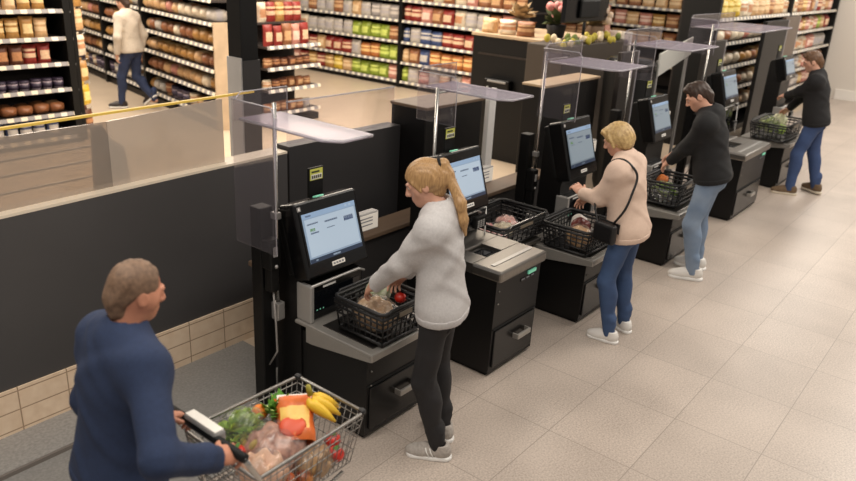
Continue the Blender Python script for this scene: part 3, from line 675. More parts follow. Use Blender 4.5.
# far rack top right and the rack facing the checkouts
rd = rack('shelf_rack', 'far black rack of brown packs at the top of the picture beyond the planter', (16.4,10.6,0), -PI/2, 6.2, .6, (.6,1.0,1.40,1.80), (.05,6.1), 2.4)
for z, seq, nm in ((1.80,[('pouch','brown',7),('pouch','cream',3),('pouch','tan',5)],'first'),(1.40,[('pouch','dark brown',6),('pouch','tan',4),('pouch','pink',3),('pouch','brown',4)],'second'),(1.0,[('pouch','tan',4),('pouch','brown',5)],'third')):
    stock(rd, 6.1, .6, z, seq, 'the far rack, '+nm+' shelf', 'packs on the far rack', step=.3, zsc=1.35, mix=.3)
re_ = rack('shelf_rack', 'right-hand rack of pale bread and mixed packs behind the farthest shoppers', (11.6,3.86,0), 0, 7.9, .55, (.45,.82,1.2,1.58,1.95), (.04,4.0,7.86), 2.5)
for z, seq, nm in ((1.95,[('pouch','yellow',6),('pouch','tan',6),('pouch','cream',6),('pouch','red',4),('pouch','pink',3)],'first'),(1.58,[('loaf','cream',9),('loaf','tan',6),('pouch','red',3),('pouch','pink',3),('pouch','green',2),('pouch','red',3)],'second'),(1.2,[('loaf','cream',12),('pouch','tan',4),('pouch','cream',3),('pouch','pink',3),('pouch','white',3)],'third'),
                   (.82,[('loaf','cream',9),('loaf','golden',5),('pouch','grey',4),('pouch','cream',3),('pouch','brown',4)],'fourth'),(.45,[('loaf','tan',9),('pouch','cream',6),('pouch','grey',4),('pouch','pink',3)],'bottom')):
    stock(re_, 7.9, .55, z, seq, 'the right-hand rack, '+nm+' shelf', 'packs on the right-hand rack', step=.31, zsc=1.25, mix=.35)
# ------------------------------------------------------------------ checkouts
def tower(t, xc, yc, w, z0, z1, tagz=None, tick=True):
    """column, tilted screen console, display, lamp, ticket flag"""
    h = z1-z0; M = at(xc, yc, (z0+z1)/2) @ rot('X', -17); d = .13
    col = mb(M_BLACK); col.prism([(yc+.02,.0),(yc+.02,z0-.05),(yc-.01,z0+.05),(yc+.1,z1-.05),(yc+.22,z1-.1),(yc+.24,0)], 0, xc-w/2+.015, xc+w/2-.02); col.build('column', t)
    c = mb(M_BLACKGLOSS); c.rbox((-w/2,0,-h/2), (w/2,d,h/2), .014, M); c.use(M_BLACK2).rbox((-w/2+.01,d,-h/2+.03), (w/2-.01,d+.05,h/2-.02), .01, M)
    cs = c.build('screen_housing', t)
    b = w*.075; dim = xc > 5; scr = mb(mat('dim_display_glow', (104,118,130), .3, emit=.3) if dim else mat('display_glow', (128,148,170), .3, emit=.42)); x0_, x1_, s0, s1 = -w/2+b, w/2-b, -h/2+h*.2, h/2-h*.16
    fr = mb(mat('screen_bezel', (6,6,8), .15)); fr.box((x0_-.012,-.004,s0-.014), (x1_+.012,-.001,s1+.014), M); fr.build('bezel', cs)
    scr.box((x0_,-.006,s0), (x1_,-.002,s1), M); sw, sh = x1_-x0_, s1-s0
    ds = scr.build('display', cs)
    mat('ui_white', (158,176,194), .3, emit=.42); ui = MB()
    def r(m, a, b_, c_, d_): ui.use(m).box((x0_+sw*a,-.0075,s0+sh*b_), (x0_+sw*c_,-.006,s0+sh*d_), M)
    W, N, K, G = (mat('ui_dim_white', (126,140,152), .3, emit=.3) if dim else MATS['ui_white']), mat('ui_navy', (36,52,96), .3, emit=.35), mat('ui_text', (84,98,122), .3, emit=.3), mat('ui_green', (92,140,60), .3, emit=.4)
    r(mat('ui_bar', (126,150,178), .3, emit=.5), 0,.90,1,1); r(W, .03,.12,.97,.88); r(mat('ui_foot', (40,52,72), .3, emit=.35), 0,0,1,.085)
    r(K, .06,.76,.26,.79); r(G, .10,.62,.19,.68); r(K, .10,.57,.25,.60); r(K, .38,.73,.62,.765); r(K, .40,.60,.55,.62); r(N, .74,.64,.92,.74); r(K, .06,.93,.16,.96); r(W, .80,.93,.84,.97); r(W, .88,.93,.92,.97); r(W, .42,.025,.56,.06); r(W, .1,.03,.14,.055)
    ui.build('screen_content', ds)
    mb(M_LED).rbox((-.04,.035,h/2-.004), (.025,.065,h/2+.008), .004, M).build('status_lamp', cs)
    pl = mb(M_PAPER).box((-.05,-.003,-h/2+.035), (.05,0,-h/2+.06), M); pl.use(M_INK)
    for q in range(4): pl.box((-.042+q*.022,-.004,-h/2+.042), (-.027+q*.022,-.003,-h/2+.053), M)
    pl.build('name_plate', cs)
    lg = mb(M_GREY).box((-w/2+.02,-.003,h/2-.05), (-w/2+.045,0,h/2-.025), M); lg.use(M_WHITE).box((-w/2+.027,-.004,h/2-.045), (-w/2+.038,-.003,h/2-.03), M); lg.build('emblem', cs)
    if tagz:
        f = mb(M_BLACK2).rbox((xc+.0,yc+.2,z1-.25), (xc+.115,yc+.215,tagz), .004).build('ticket_flag', t)
        k = mb(M_YTAG).box((xc+.008,yc+.197,tagz-.075), (xc+.107,yc+.2,tagz-.008)); k.use(M_PAPER).box((xc+.015,yc+.195,tagz-.07), (xc+.1,yc+.197,tagz-.04)); k.use(mat('dark_ink', (60,66,40), .6))
        for q in range(5): k.box((xc+.02+.016*q,yc+.1935,tagz-.064), (xc+.03+.016*q,yc+.195,tagz-.046))
        k.box((xc+.02,yc+.1945,tagz-.03), (xc+.08,yc+.197,tagz-.02)); k.build('ticket', f)
    if tick:
        q = mb(M_GREY).rbox((xc+w/2+.03,yc+.1,z0+.1), (xc+w/2+.26,yc+.16,z0+.22), .008, None); q.use(M_PAPER).box((xc+w/2+.04,yc+.097,z0+.11), (xc+w/2+.25,yc+.1,z0+.21)); q.use(M_INK)
        for z in (.14,.165,.185): q.box((xc+w/2+.06,yc+.0955,z0+z), (xc+w/2+.2,yc+.097,z0+z+.007))
        q.use(M_BLACK2).tube([(xc+w/2-.03,yc+.15,z0+.14), (xc+w/2+.05,yc+.15,z0+.14)], .012, 6); q.build('leaflet_holder', t)
def drawer_handle(t, x, y, z, w=.12):
    h = mb(M_TRAY).rbox((x-w/2,y-.05,z-.018), (x+w/2,y-.032,z+.018), .005); h.rbox((x-w/2,y-.04,z-.018), (x-w/2+.012,y+.002,z+.018), .003); h.rbox((x+w/2-.012,y-.04,z-.018), (x+w/2,y+.002,z+.018), .003)
    return h
def body(t, x0, x1, yf, yb, zt, taper=.05, led=False):
    """black cabinet with recessed plinth, lower drawer and steel handle"""
    b = mb(M_BLACK); b.prism([(yf+taper*.2,.03),(yf,zt),(yb,zt),(yb,.03)], 0, x0, x1); cab = b.build('cabinet', t)
    mb(M_BLACK2).box((x0+.02,yf+.04,0), (x1-.02,yb-.02,.03)).build('plinth', t)
    d = mb(M_BLACKGLOSS).rbox((x0+.025,yf-.006,.07), (x1-.025,yf+.02,min(zt-.14,.34)), .005); d.use(mat('seam', (8,8,8), .8)).box((x0+.005,yf-.002,min(zt-.14,.34)+.012), (x1-.005,yf+.01,min(zt-.14,.34)+.018)); dr = d.build('drawer', t)
    drawer_handle(t, (x0+x1)/2+.06, yf-.004, .23, .16).build('handle', dr)
    k = mb(M_STEEL)
    for z in (zt-.08, zt-.17): k.ball((x0+.035,yf-.002,z), .006, 6)
    k.build('lock', t)
def scanner(t, x0, x1, yf, yb, z0, z1):
    s = mb(M_BLACKGLOSS).rbox((x0,yf,z0), (x1,yb,z1), .012); sc = s.build('scanner', t)
    f = mb(M_SILVER); f.rbox((x0-.012,yf-.02,z0), (x0+.018,yb-.02,z1+.005), .008); f.tube([(x0,yf-.012,z1), (x1-.05,yf-.012,z1+.004), (x1,yf-.012,z1-.02)], .009, 6); f.build('frame', sc)
    g = mb(mat('scan_glass', (12,14,18), .05)).box((x0+.03,yf-.003,z0+.03), (x1-.03,yf,z1-.05)); g.use(M_WHITE).box((x0+.1,yf-.004,z1-.035), (x0+.2,yf-.001,z1-.022)); g.use(M_LED)
    for q in range(3): g.box((x0+.05+.025*q,yf-.004,z0+.06), (x0+.056+.025*q,yf-.001,z0+.068))
    g.build('scan_window', sc)
    p = mb(M_BLACK2).rbox((x1-.16,yf-.09,z0+.06), (x1-.03,yf-.05,z0+.15), .01, at(0,0,0)); p.use(M_GREY)
    for i in range(3):
        for j in range(4): p.box((x1-.145+.03*i,yf-.093,z0+.07+.014*j), (x1-.125+.03*i,yf-.089,z0+.08+.014*j))
    p.build('card_reader', sc)
def unit_shelf(label, x0, x1, yf, zs, sx, sy, sw, z0, z1, tagz):
    t = thing('self_checkout', label, 'self-checkout', (0,0,0)); yb = sy+.05
    body(t, x0, x1, yf, yb, zs-.06)
    st = mb(M_TRAY); st.rbox((x0-.035,yf-.06,zs-.012), (x1+.015,yb,zs+.012), .008); st.prism([(yf-.06,zs-.01),(yf-.055,zs-.035),(yb-.15,zs-.10),(yb-.1,zs-.10),(yb-.1,zs)], 0, x0-.036, x0-.02); st.rbox((x0-.036,yf-.066,zs-.036), (x1+.016,yf-.05,zs+.013), .007); st.build('steel_shelf', t)
    wl = mb(mat('weigh_plate', (120,116,112), .3, 1)).rbox((x0+.02,yf-.02,zs+.012), (x1-.04,yb-.18,zs+.018), .003).build('weigh_plate', t)
    scanner(t, sx-sw/2+.02, sx+sw/2-.04, yb-.1, yb+.02, zs+.012, min(z0-.02, zs+.24)); tower(t, sx, sy, sw, z0, z1, tagz)
    return t
def unit_scan(label, x0, x1, yf, zt, sx, sy, sw, z0, z1, tagz):
    t = thing('self_checkout', label, 'self-checkout', (0,0,0)); yb = sy+.04
    body(t, x0, x1, yf, yb-.05, zt-.07)
    st = mb(M_STEEL); hx0, hx1 = x0+(x1-x0)*.28, x0+(x1-x0)*.62; hy0, hy1 = yf+.2, yf+.36
    st.rbox((x0-.012,yf-.035,zt-.075), (x1+.012,hy0,zt), .016); st.rbox((x0-.012,hy1,zt-.07), (x1+.012,yb,zt), .01); st.box((x0-.008,hy0-.005,zt-.07), (hx0,hy1+.005,zt-.002)); st.box((hx1,hy0-.005,zt-.07), (x1+.008,hy1+.005,zt-.002)); st.build('steel_top', t)
    mb(mat('slot_black', (10,10,10), .7)).box((hx0-.004,hy0-.004,zt-.06), (hx1+.004,hy1+.004,zt-.03)).build('bag_well', t)
    mb(mat('scan_glass', (12,14,18), .05)).box((hx0+.02,hy0+.05,zt-.03), (hx1-.02,hy1-.01,zt-.024)).build('scan_glass', t)
    pl = mb(M_SILVER).box((x0+.05,yf+.06,zt), (x1-.03,yf+.09,zt+.004)).build('steel_seam', t)
    g = mb(M_LED).rbox((x1-.17,yf-.012,zt-.13), (x1-.07,yf+.0,zt-.105), .003); g.build('status_lamp', t)
    q = mb(M_BLACKGLOSS).box((x1-.25,yf-.003,zt-.162), (x1-.07,yf+.004,zt-.14)); q.use(M_INK)
    for i in range(3): q.box((x1-.24+.06*i,yf-.004,zt-.155), (x1-.205+.06*i,yf+.004,zt-.147))
    q.build('printed_marks', t)
    mb(M_WHITE).tube([(sx+sw*.3,yb-.02,z0-.02), (sx+sw*.42,yb-.1,z0-.0), (sx+sw*.42,yb-.1,z0-.05), (sx+sw*.3,yb-.14,zt)], .006, 6).build('cable_rod', t)
    scanner(t, sx-sw/2+.02, sx+sw/2-.06, yb-.06, yb+.04, zt, z0-.02); tower(t, sx, sy, sw, z0, z1, tagz)
    return t
unit_shelf('nearest self-checkout, with the ponytailed woman and a full basket on its steel shelf', 2.64, 3.15, 2.42, .585, 2.86, 2.92, .49, .86, 1.30, 1.42)
unit_scan('unattended self-checkout with square opening in its steel top, right of the ponytailed woman', 3.70, 4.24, 2.30, .775, 4.07, 2.86, .47, .95, 1.385, 1.50)
unit_shelf('self-checkout used by the blonde woman in the beige sweater', 4.84, 5.46, 2.24, .55, 5.62, 2.80, .49, .93, 1.42, 1.50)
unit_shelf('self-checkout used by the young man in the black hoodie', 6.48, 7.2, 2.22, .53, 7.26, 2.78, .46, 1.0, 1.44, 1.56)
unit_scan('unattended self-checkout with steel top between the two men at the far end', 8.35, 9.25, 2.22, .775, 9.33, 2.79, .52, 1.12, 1.53, 1.63)
unit_shelf('farthest self-checkout, used by the man in the black sweater', 10.2, 11.1, 2.24, .60, 11.75, 2.75, .5, 1.22, 1.55, 1.67)

# plexiglass guards on poles
def guard(label, px, py, zp, c, zc, pane_z, zb=.45):
    """c: canopy corners (x0,x1,y0,y1)"""
    t = thing('plexiglass_guard', label, 'plexiglass guard', (px,py,0), 0, None)
    ft = mb(M_BLACK2).rbox((-.09,.03,0), (.0,.12,1.26), .006); ft.build('base_column', t)
    mb(M_CHROME).tube([(0,0,zb), (0,0,zp)], .012, 8).build('pole', t)
    k = mb(M_SILVER).rbox((-.028,-.028,zb+.0), (.028,.03,zb+.11), .006); k.build('clamp', t); mb(M_SILVER).rbox((-.02,-.02,zb+.62), (.02,.03,zb+.66), .004).build('collar', t)
    x0, x1, y0, y1 = [v-o for v, o in zip(c, (px,px,py,py))]
    cv = mb(M_PLEXIV); n = 5; P = [(x0,y1),(x0,y0+.08),(x0+.06,y0),(x1,y0),(x1,y1)]; cv.prism(P, 2, zc-.008, zc+.008)
    cv.use(M_PLEXIE).tube([(x,y_,zc) for x, y_ in P], .009, 6); cv.build('canopy', t)
    s = mb(M_PLEXI).box((x0-.01,y1-.28,pane_z), (x0-.004,y1+.06,zc+.10)); s.use(M_PLEXIE).tube([(x0-.007,y1-.28,pane_z), (x0-.007,y1-.28,zc+.07), (x0-.007,y1-.25,zc+.10), (x0-.007,y1+.06,zc+.10)], .004, 5); s.build('side_pane', t)
    b = mb(M_PLEXI).box((x0,y1+.05,zc-.02), (x1+.1,y1+.056,zc+.13)); b.use(M_PLEXIE).tube([(x0,y1+.053,zc+.09), (x0+.05,y1+.053,zc+.13), (x1+.1,y1+.053,zc+.13), (x1+.1,y1+.053,zc)], .004, 5); b.build('rear_pane', t)
    mb(M_SILVER).tube([(0,0,zc-.01), (x1-.02 if x1 > 0 else x1,0,zc-.012)], .008, 6).build('arm', t)
    d = mb(M_BLACK2).rbox((-.09,-.05,zb+.34), (-.015,.03,zb+.52), .01); d.rbox((-.08,-.04,zb+.2), (-.02,.02,zb+.36), .008); d.use(M_GREY).rbox((-.07,-.056,zb+.42), (-.04,-.045,zb+.48), .004); d.use(M_SILVER).ball((-.05,-.05,zb+.36), .012, 8); d.build('hand_scanner', t)
    w = mb(mat('cable_grey', (150,146,142), .4)).tube([(-.05,-.02,zb+.2), (-.045,-.03,zb+.0), (-.03,-.02,zb-.2), (-.05,.03,zb-.3)], .006, 6); w.build('cable', t)
    return t
guard('plexiglass guard with violet canopy over the nearest checkout, left of its screen', 2.58, 3.08, 1.84, (2.45,2.72,2.50,3.2), 1.75, 1.05, .57)
guard('plexiglass guard with violet canopy above the ponytailed woman', 4.01, 3.1, 1.78, (4.1,4.42,2.6,3.28), 1.755, 1.52)
guard('plexiglass guard with violet canopy behind the blonde woman', 5.42, 3.1, 1.93, (5.27,5.78,2.40,2.98), 1.88, 1.45)
guard('plexiglass guard with pale canopy above the young man in the hoodie', 7.1, 3.1, 1.95, (7.1,7.9,2.56,3.16), 1.90, 1.58)
guard('plexiglass guard with pale canopy above the unattended far checkout', 9.25, 3.1, 2.02, (9.4,10.9,2.63,3.37), 1.97, 1.66)

# panels and counters behind the checkouts
def panelbox(name, label, cat, x0, x1, y0, y1, z1, top=M_BEIGE, face=M_BLACK, tt=.025):
    t = thing(name, label, cat, ((x0+x1)/2, y0, 0)); w = (x1-x0)/2; d = y1-y0
    mb(face).rbox((-w,0,0), (w,d,z1-tt), .008).build('carcass', t); mb(top).rbox((-w-.01,-.015,z1-tt), (w+.01,d+.01,z1), .006).build('top', t)
    mb(mat('seam', (8,8,8), .8)).box((-.004,-.003,.06), (.004,.001,z1-.06)).build('panel_joint', t); return t
panelbox('counter', 'dark counter block with brown top behind the unattended near checkout', 'counter', 4.55, 5.32, 3.62, 3.98, 1.50, M_WOOD)
mb(M_WOOD).box((2.75,3.36,.70), (5.0,3.62,.73)); lg = mb(M_WOOD).rbox((2.76,3.36,.70), (6.2,3.58,.735), .006); lg.use(M_DGREY).box((2.8,3.4,0), (6.15,3.56,.70)); tag(lg.build('ledge'), 'low brown ledge running behind the three nearest checkouts', 'ledge')
ws = thing('post', 'narrow white upright post rising behind the unattended near checkout', 'post', (5.47,3.66,0)); mb(M_WHITE).rbox((-.05,-.05,0), (.05,-.0,1.56), .006).build('shaft', ws); mb(M_GREY).box((-.06,-.06,0), (.06,.02,.03)).build('foot', ws)
panelbox('counter', 'black counter with pale worktop behind the blonde woman', 'counter', 6.55, 7.7, 3.72, 3.98, 1.47, M_BEIGE)
cabt = thing('cabinet', 'tall black cabinet with beige top holding potted greenery behind the checkouts', 'cabinet', (9.3,5.5,0))
mb(M_BLACK2).rbox((-.75,-.5,0), (.72,.55,1.64), .01).build('carcass', cabt); mb(M_BEIGE).rbox((-.77,-.52,1.64), (.74,.57,1.68), .006).build('top', cabt)
mb(mat('reflective_trim', (70,64,60), .3, .6)).box((-.758,-.42,1.40), (-.75,.45,1.425)).build('trim_strip', cabt)
dv = mb(M_BLACKGLOSS).rbox((-.86,-.15,.93), (-.75,.25,1.12), .02); dv.use(M_GREY).rbox((-.87,-.1,1.07), (-.8,.2,1.10), .01); dv.use(M_SILVER).ball((-.865,.18,1.0), .018, 8); dv.build('handset_cradle', cabt)
mb(mat('bronze_edge', (60,50,42), .4, .4)).box((-.77,-.53,0), (-.70,-.5,1.64)).build('corner_strip', cabt)
gx = thing('planter_stand', 'wide grey-brown planter stand with a strip of greens along its top', 'planter', (9.0,4.42,0))
mb(mat('planter_face', (72,62,52), .6, noise=(2,.3))).rbox((-.9,0,0), (.9,.5,1.68), .01).build('front_panel', gx); mb(M_PAPER).box((.9,-.02,0), (.95,.5,1.78)).build('white_edge', gx)
st = mb(M_BEIGE)
for i in range(40):
    st.use([mat('leaf_yellow', (196,180,70), .6), mat('leaf_green', (110,124,56), .6), mat('petal_cream', (226,208,176), .6)][rnd.randrange(3)]); x = -.9+.045*i; st.ball((x+.02,rnd.uniform(.0,.3),1.71+rnd.uniform(-.03,.05)), (.05,.04,.05), 6)
tag(st.build('greens', gx), kind='stuff')
# black monitor on a stand
mo = thing('monitor', 'large black monitor seen from behind on a thin pole above the planter', 'monitor', (8.9,4.6,0))
mb(M_BLACK2).tube([(0,0,1.68), (0,0,2.0)], .02, 8).build('pole', mo); mb(M_BLACKGLOSS).rbox((-.58,-.03,1.93), (.58,.03,2.4), .015).build('panel', mo); mb(M_BLACK2).rbox((-.25,-.07,1.98), (.25,-.03,2.2), .02).build('rear_housing', mo)
mb(M_BLACK2).rbox((-.15,-.1,1.68), (.15,.1,1.70), .006).build('foot', mo)
# tapered black bin behind the hoodie man's checkout
bn = thing('bin', 'black round-topped bin standing behind the pale canopy of the hoodie man', 'bin', (8.55,3.75,0))
mb(M_BLACK2).lathe([(.24,0),(.27,.1),(.3,1.45),(.29,1.5)], 24).build('drum', bn); mb(M_BLACKGLOSS).lathe([(.31,1.48),(.31,1.56),(.25,1.60),(.02,1.61)], 24).build('lid', bn)
for lb, x0, x1, yy, z1, m in (('tall brown-grey partition panel right behind the hoodie man',7.75,8.15,3.5,1.74,mat('brown_panel', (46,40,36), .5, noise=(3,.3))),
                             ('grey partition panel behind the screen of the unattended far checkout',10.35,11.1,3.5,1.72,mat('grey_panel', (50,46,43), .5, noise=(3,.3))),
                             ('tall black partition panel left of the farthest checkout screen',12.2,13.4,3.3,1.95,M_BLACK),
                             ('tall brown glazed partition panel right of the farthest checkout screen',13.4,14.3,3.35,1.98,mat('brown_glaze', (86,70,58), .3, noise=(3,.4)))):
    t = thing('partition', lb, 'partition', ((x0+x1)/2,yy,0)); w = (x1-x0)/2
    mb(m).rbox((-w,0,.02), (w,.06,z1), .006).build('panel', t); mb(M_SILVER).box((-w,-.01,.0), (w,.07,.03)).build('foot_rail', t); mb(M_PLEXIE).box((w,0,0), (w+.03,.06,z1)).build('edge_trim', t)
sg = thing('sign_board', 'pale blank hanging board tilted behind the hoodie man', 'sign', (9.0,3.45,0)); mb(mat('pale_board', (198,198,192), .4)).prism([(-.35,1.42),(.62,1.62),(.62,1.83),(-.35,1.68)], 1, -.01, .01).build('board', sg); mb(M_GREY).box((-.33,.01,0), (-.29,.04,1.6)).build('support', sg); mb(M_GREY).box((.56,.01,0), (.6,.04,1.75)).build('support', sg)

# ------------------------------------------------------------------ baskets and groceries
def basket(label, c, w, d, h, z, handle='up', tp=.86):
    """open lattice shopping basket, w along x, d along y"""
    t = thing('shopping_basket', label, 'shopping basket', (c[0],c[1],z)); m = mat('basket_plastic', (20,20,21), .45); g = mb(m)
    def P(u, v, q): k = tp+(1-tp)*q; return Vector((u*w/2*k, v*d/2*k, q*h))
    def bar(a, b, r): 
        g.tube([a,b], r, 5)
    for sx, sy, n, vert in ((0,-1,9,0),(0,1,9,0),(-1,0,8,1),(1,0,8,1)):
        for i in range(n+1):
            u = -1+2*i/n; f = (lambda q, u=u: P(u,sy,q)) if not vert else (lambda q, u=u: P(sx,u,q)); bar(f(.04), f(.95), .0055)
        for q in (.08,.3,.52,.70,.86):
            a, b = (P(-1,sy,q), P(1,sy,q)) if not vert else (P(sx,-1,q), P(sx,1,q)); bar(a, b, .006 if q not in (.86,.08) else .011)
    walls = g.build('lattice_walls', t)
    f = mb(m).rbox((-w/2*tp,-d/2*tp,0), (w/2*tp,d/2*tp,.012), .004).build('bottom', t)
    r = mb(m); k = [P(-1,-1,1),P(1,-1,1),P(1,1,1),P(-1,1,1)]
    r.tube([k[0].lerp(k[1],.05),k[0].lerp(k[1],.95),k[1].lerp(k[2],.06),k[1].lerp(k[2],.94),k[2].lerp(k[3],.05),k[2].lerp(k[3],.95),k[3].lerp(k[0],.06),k[3].lerp(k[0],.94)], .0125, 6, closed=True); r.build('rim', t)
    for s in (-1, 1):
        y = s*d/2*(1.02); hh = mb(m if handle != 'wire' else M_CHROME)
        hh.tube([(-w/2*.8,y,h-.01), (-w/2*.72,y*1.02,h+.016), (w/2*.72,y*1.02,h+.016), (w/2*.8,y,h-.01)], .008 if handle != 'wire' else .006, 6); hh.build('handle', t)
    pl = mb(mat('worn_label', (122,112,98), .5)).box((-w*.16,-d/2*.985-.012,h*.77), (w*.12,-d/2*.985-.004,h*.9)).build('rim_label', t)
    return t
basket('black lattice shopping basket on the steel shelf in front of the ponytailed woman', (2.86,2.53), .37, .37, .205, .604)
basket('wide black lattice crate of salads between the second and third checkouts', (4.64,2.89), .64, .44, .17, .62, 'wire', .92)
basket('black lattice shopping basket in front of the blonde woman in beige', (5.0,2.42), .44, .40, .20, .569)
basket('black lattice shopping basket in front of the young man in the hoodie', (6.78,2.42), .46, .38, .22, .549)
basket('black lattice shopping basket of greens before the man at the farthest checkout', (10.45,2.45), .8, .46, .22, .62)
tp_ = thing('bagging_stand', 'low black bagging stand holding the wide crate of salads', 'stand', (4.62,2.89,0))
mb(M_BLACK).rbox((-.33,-.2,.03), (.2,.22,.58), .008).build('cabinet', tp_); mb(M_STEEL).rbox((-.36,-.24,.58), (.23,.24,.61), .006).build('steel_top', tp_); mb(M_BLACK2).box((-.3,-.17,0), (.17,.19,.03)).build('plinth', tp_)

def blob(name, label, cat, m, c, r, amp=.006, fr=60, group=None, sq=None, lump=None, rz=0, h=.006):
    f = SDF([-max(r)*1.5]*3, [max(r)*1.5]*3, h); f.ell((0,0,0), r, None, .01)
    for l in lump or []: f.ell(l[0], l[1], None, .015)
    f.wob(waves((amp, fr, fr*.6, -fr*.8, 0), (amp*.7, -fr*.7, fr*1.1, fr*.5, 1)))
    if sq is not None: f.plane((0,0,-sq), (0,0,-1))
    return tag(f.build(name, m, None, c, (0,0,rz)), label, cat, group)
NUTS = mat('brown_rolls', (176,132,88), .5, noise=(40,.8), col2=(226,196,158)); MEAT = mat('pink_brown_filling', (212,160,136), .4, noise=(38,1.), col2=(128,78,60))
LEAF = mat('lettuce', (176,204,84), .5, noise=(24,.8), col2=(112,156,52)); WHITEVEG = mat('cauliflower', (222,220,190), .6, noise=(50,.6), col2=(170,180,120)); RADISH = mat('red_white_salad', (186,70,76), .45, noise=(36,.9), col2=(238,226,214))
def film(parent, r, c=(0,0,0), h=.008):
    f = SDF([-max(r)*1.5]*3, [max(r)*1.5]*3, h); f.ell((0,0,0), r, None, .01); f.wob(waves((.006, 50, 37, -46, 0), (.004, -80, 60, 30, 1))); return f.build('clear_film', M_BAG, parent, c)
def bagged(name, label, cat, m, c, r, **k):
    o = blob(name, label, cat, m, c, r, **k); film(o, tuple(v*1.14+.004 for v in r)); return o
bagged('bag_of_rolls', 'clear bag of brown rolls in the basket before the ponytailed woman', 'bread', NUTS, (2.82,2.53,.71), (.10,.12,.085), amp=.008)
blob('salad_pack', 'white and green salad pack at the back of the nearest basket', 'salad', mat('salad_mix', (222,224,206), .4, noise=(24,.8), col2=(110,150,60)), (2.98,2.66,.76), (.09,.07,.08), amp=.008)
blob('tomato', 'red tomato beside the salad pack in the nearest basket', 'tomato', mat('tomato_red', (196,44,30), .3), (3.03,2.53,.74), (.035,.035,.032), amp=.001)
for i, (x, y, lb, m) in enumerate(((4.46,2.82,'red and white salad pack at the left of the wide crate',RADISH),(4.62,2.86,'pale green salad pack in the middle of the wide crate',mat('pale_salad', (214,206,180), .4, noise=(30,.8), col2=(150,120,80))),(4.77,2.93,'creamy pink salad pack at the right of the wide crate',mat('pink_salad', (222,190,176), .4, noise=(30,.8), col2=(186,86,80))),(4.50,2.95,'dark red salad pack at the back left of the wide crate',RADISH))):
    bagged('salad_pack', lb, 'salad', m, (x,y,.675), (.085,.075,.045), amp=.008, fr=80)
bagged('bread_roll_bag', 'clear bag of cream rolls at the front of the blonde woman\'s basket', 'bread', mat('cream_rolls', (226,190,140), .5, noise=(30,.7), col2=(180,120,70)), (4.90,2.36,.68), (.08,.09,.08), amp=.006)
blob('dark_grape_pack', 'dark red pack in the middle of the blonde woman\'s basket', 'fruit', mat('dark_red_food', (116,42,34), .35, noise=(40,.8), col2=(60,24,22)), (5.03,2.42,.70), (.06,.08,.085), amp=.006)
blob('white_pack', 'white wrapped pack at the right of the blonde woman\'s basket', 'grocery pack', mat('white_wrap', (224,218,210), .3, noise=(20,.5)), (5.12,2.48,.70), (.045,.07,.08), amp=.005)
blob('orange_pack', 'orange grocery pack at the back of the hoodie man\'s basket', 'grocery pack', mat('orange_food', (216,120,50), .4, noise=(20,.6)), (6.90,2.53,.70), (.06,.05,.05))
blob('cauliflower', 'white cauliflower held above the farthest basket', 'cauliflower', WHITEVEG, (10.60,2.47,.81), (.12,.09,.09), amp=.01, fr=90)
blob('herb_pack', 'green herb pack at the front of the farthest basket', 'herbs', LEAF, (10.4,2.38,.74), (.1,.06,.05), amp=.012)

def leafy(name, label, cat, c, r, n=34, cols=((208,232,112),(140,184,70)), seed=3, wrap=True):
    t = thing(name, label, cat, c); R0 = random.Random(seed); m = mat('leaf_%d' % cols[0][0], cols[0], .5, noise=(40,.9), col2=cols[1]); g = mb(m)
    for i in range(n):
        a = R0.uniform(0, 6.28); e = R0.uniform(-.1, 1.45); d = Vector((math.cos(a)*math.cos(e), math.sin(a)*math.cos(e), math.sin(e))); s = d.cross(Vector((.1,.2,1))).normalized(); u = s.cross(d).normalized(); L = R0.uniform(.75,1.1); W_ = R0.uniform(.35,.55); ph = R0.uniform(0,6); vs = []
        for j in range(6):
            for k in range(5):
                v = j/5; w = (k-2)/2; p = d*(.25+.75*v)*L+s*w*W_*math.sin(PI*min(1, .15+.8*v))+u*(.12*w*w*1.5+.09*math.sin(5*w+7*v+ph)*v-.25*v*v); vs.append((p.x*r[0], p.y*r[1], p.z*r[2]))
        g.add(vs, [(j*5+k, j*5+k+1, j*5+k+6, j*5+k+5) for j in range(5) for k in range(4)], True)
    g.build('leaves', t)
    mb(mat('leaf_heart', (206,214,150), .5)).ball((0,0,0), tuple(v*.5 for v in r), 10).build('heart', t)
    if wrap: film(t, tuple(v*1.05 for v in r))
    return t
leafy('lettuce', 'green lettuce in clear film in the hoodie man\'s basket', 'lettuce', (6.64,2.40,.67), (.10,.12,.09), seed=5)
leafy('lettuce', 'pale green lettuce at the left end of the farthest basket', 'lettuce', (10.25,2.50,.76), (.19,.13,.15), cols=((206,214,140),(136,166,76)), seed=8)
# items on the high counters in the background
def paperbag(label, c, rz, col, w=.3, h=.36):
    t = thing('paper_bag', label, 'bag', c, rz); m = mat('paper_bag_%d_%d' % (col[0], col[2]), col, .7, noise=(5,.3)); g = mb(m); d = w*.5
    g.add([(-w/2,-d/2,0),(w/2,-d/2,0),(w/2,d/2,0),(-w/2,d/2,0),(-w/2*.96,-d/3,h),(w/2*.96,-d/3+.02,h),(w/2*.96,d/3,h*.97),(-w/2*.96,d/3,h*.97)], [(0,1,2,3),(0,4,5,1),(1,5,6,2),(2,6,7,3),(3,7,4,0)]); g.build('bag', t)
    mb(mat('print_red', (170,60,50), .6)).box((-w*.16,-d/2+.015,h*.35), (w*.14,-d/2+.04,h*.6), rot('X', -6)).build('printed_panel', t)
    for s in (-1, 1): mb(m).tube([(-.06,s*d/3,h*.96), (-.05,s*d/3,h+.07), (.05,s*d/3,h+.07), (.06,s*d/3,h*.96)], .006, 5).build('handle', t)
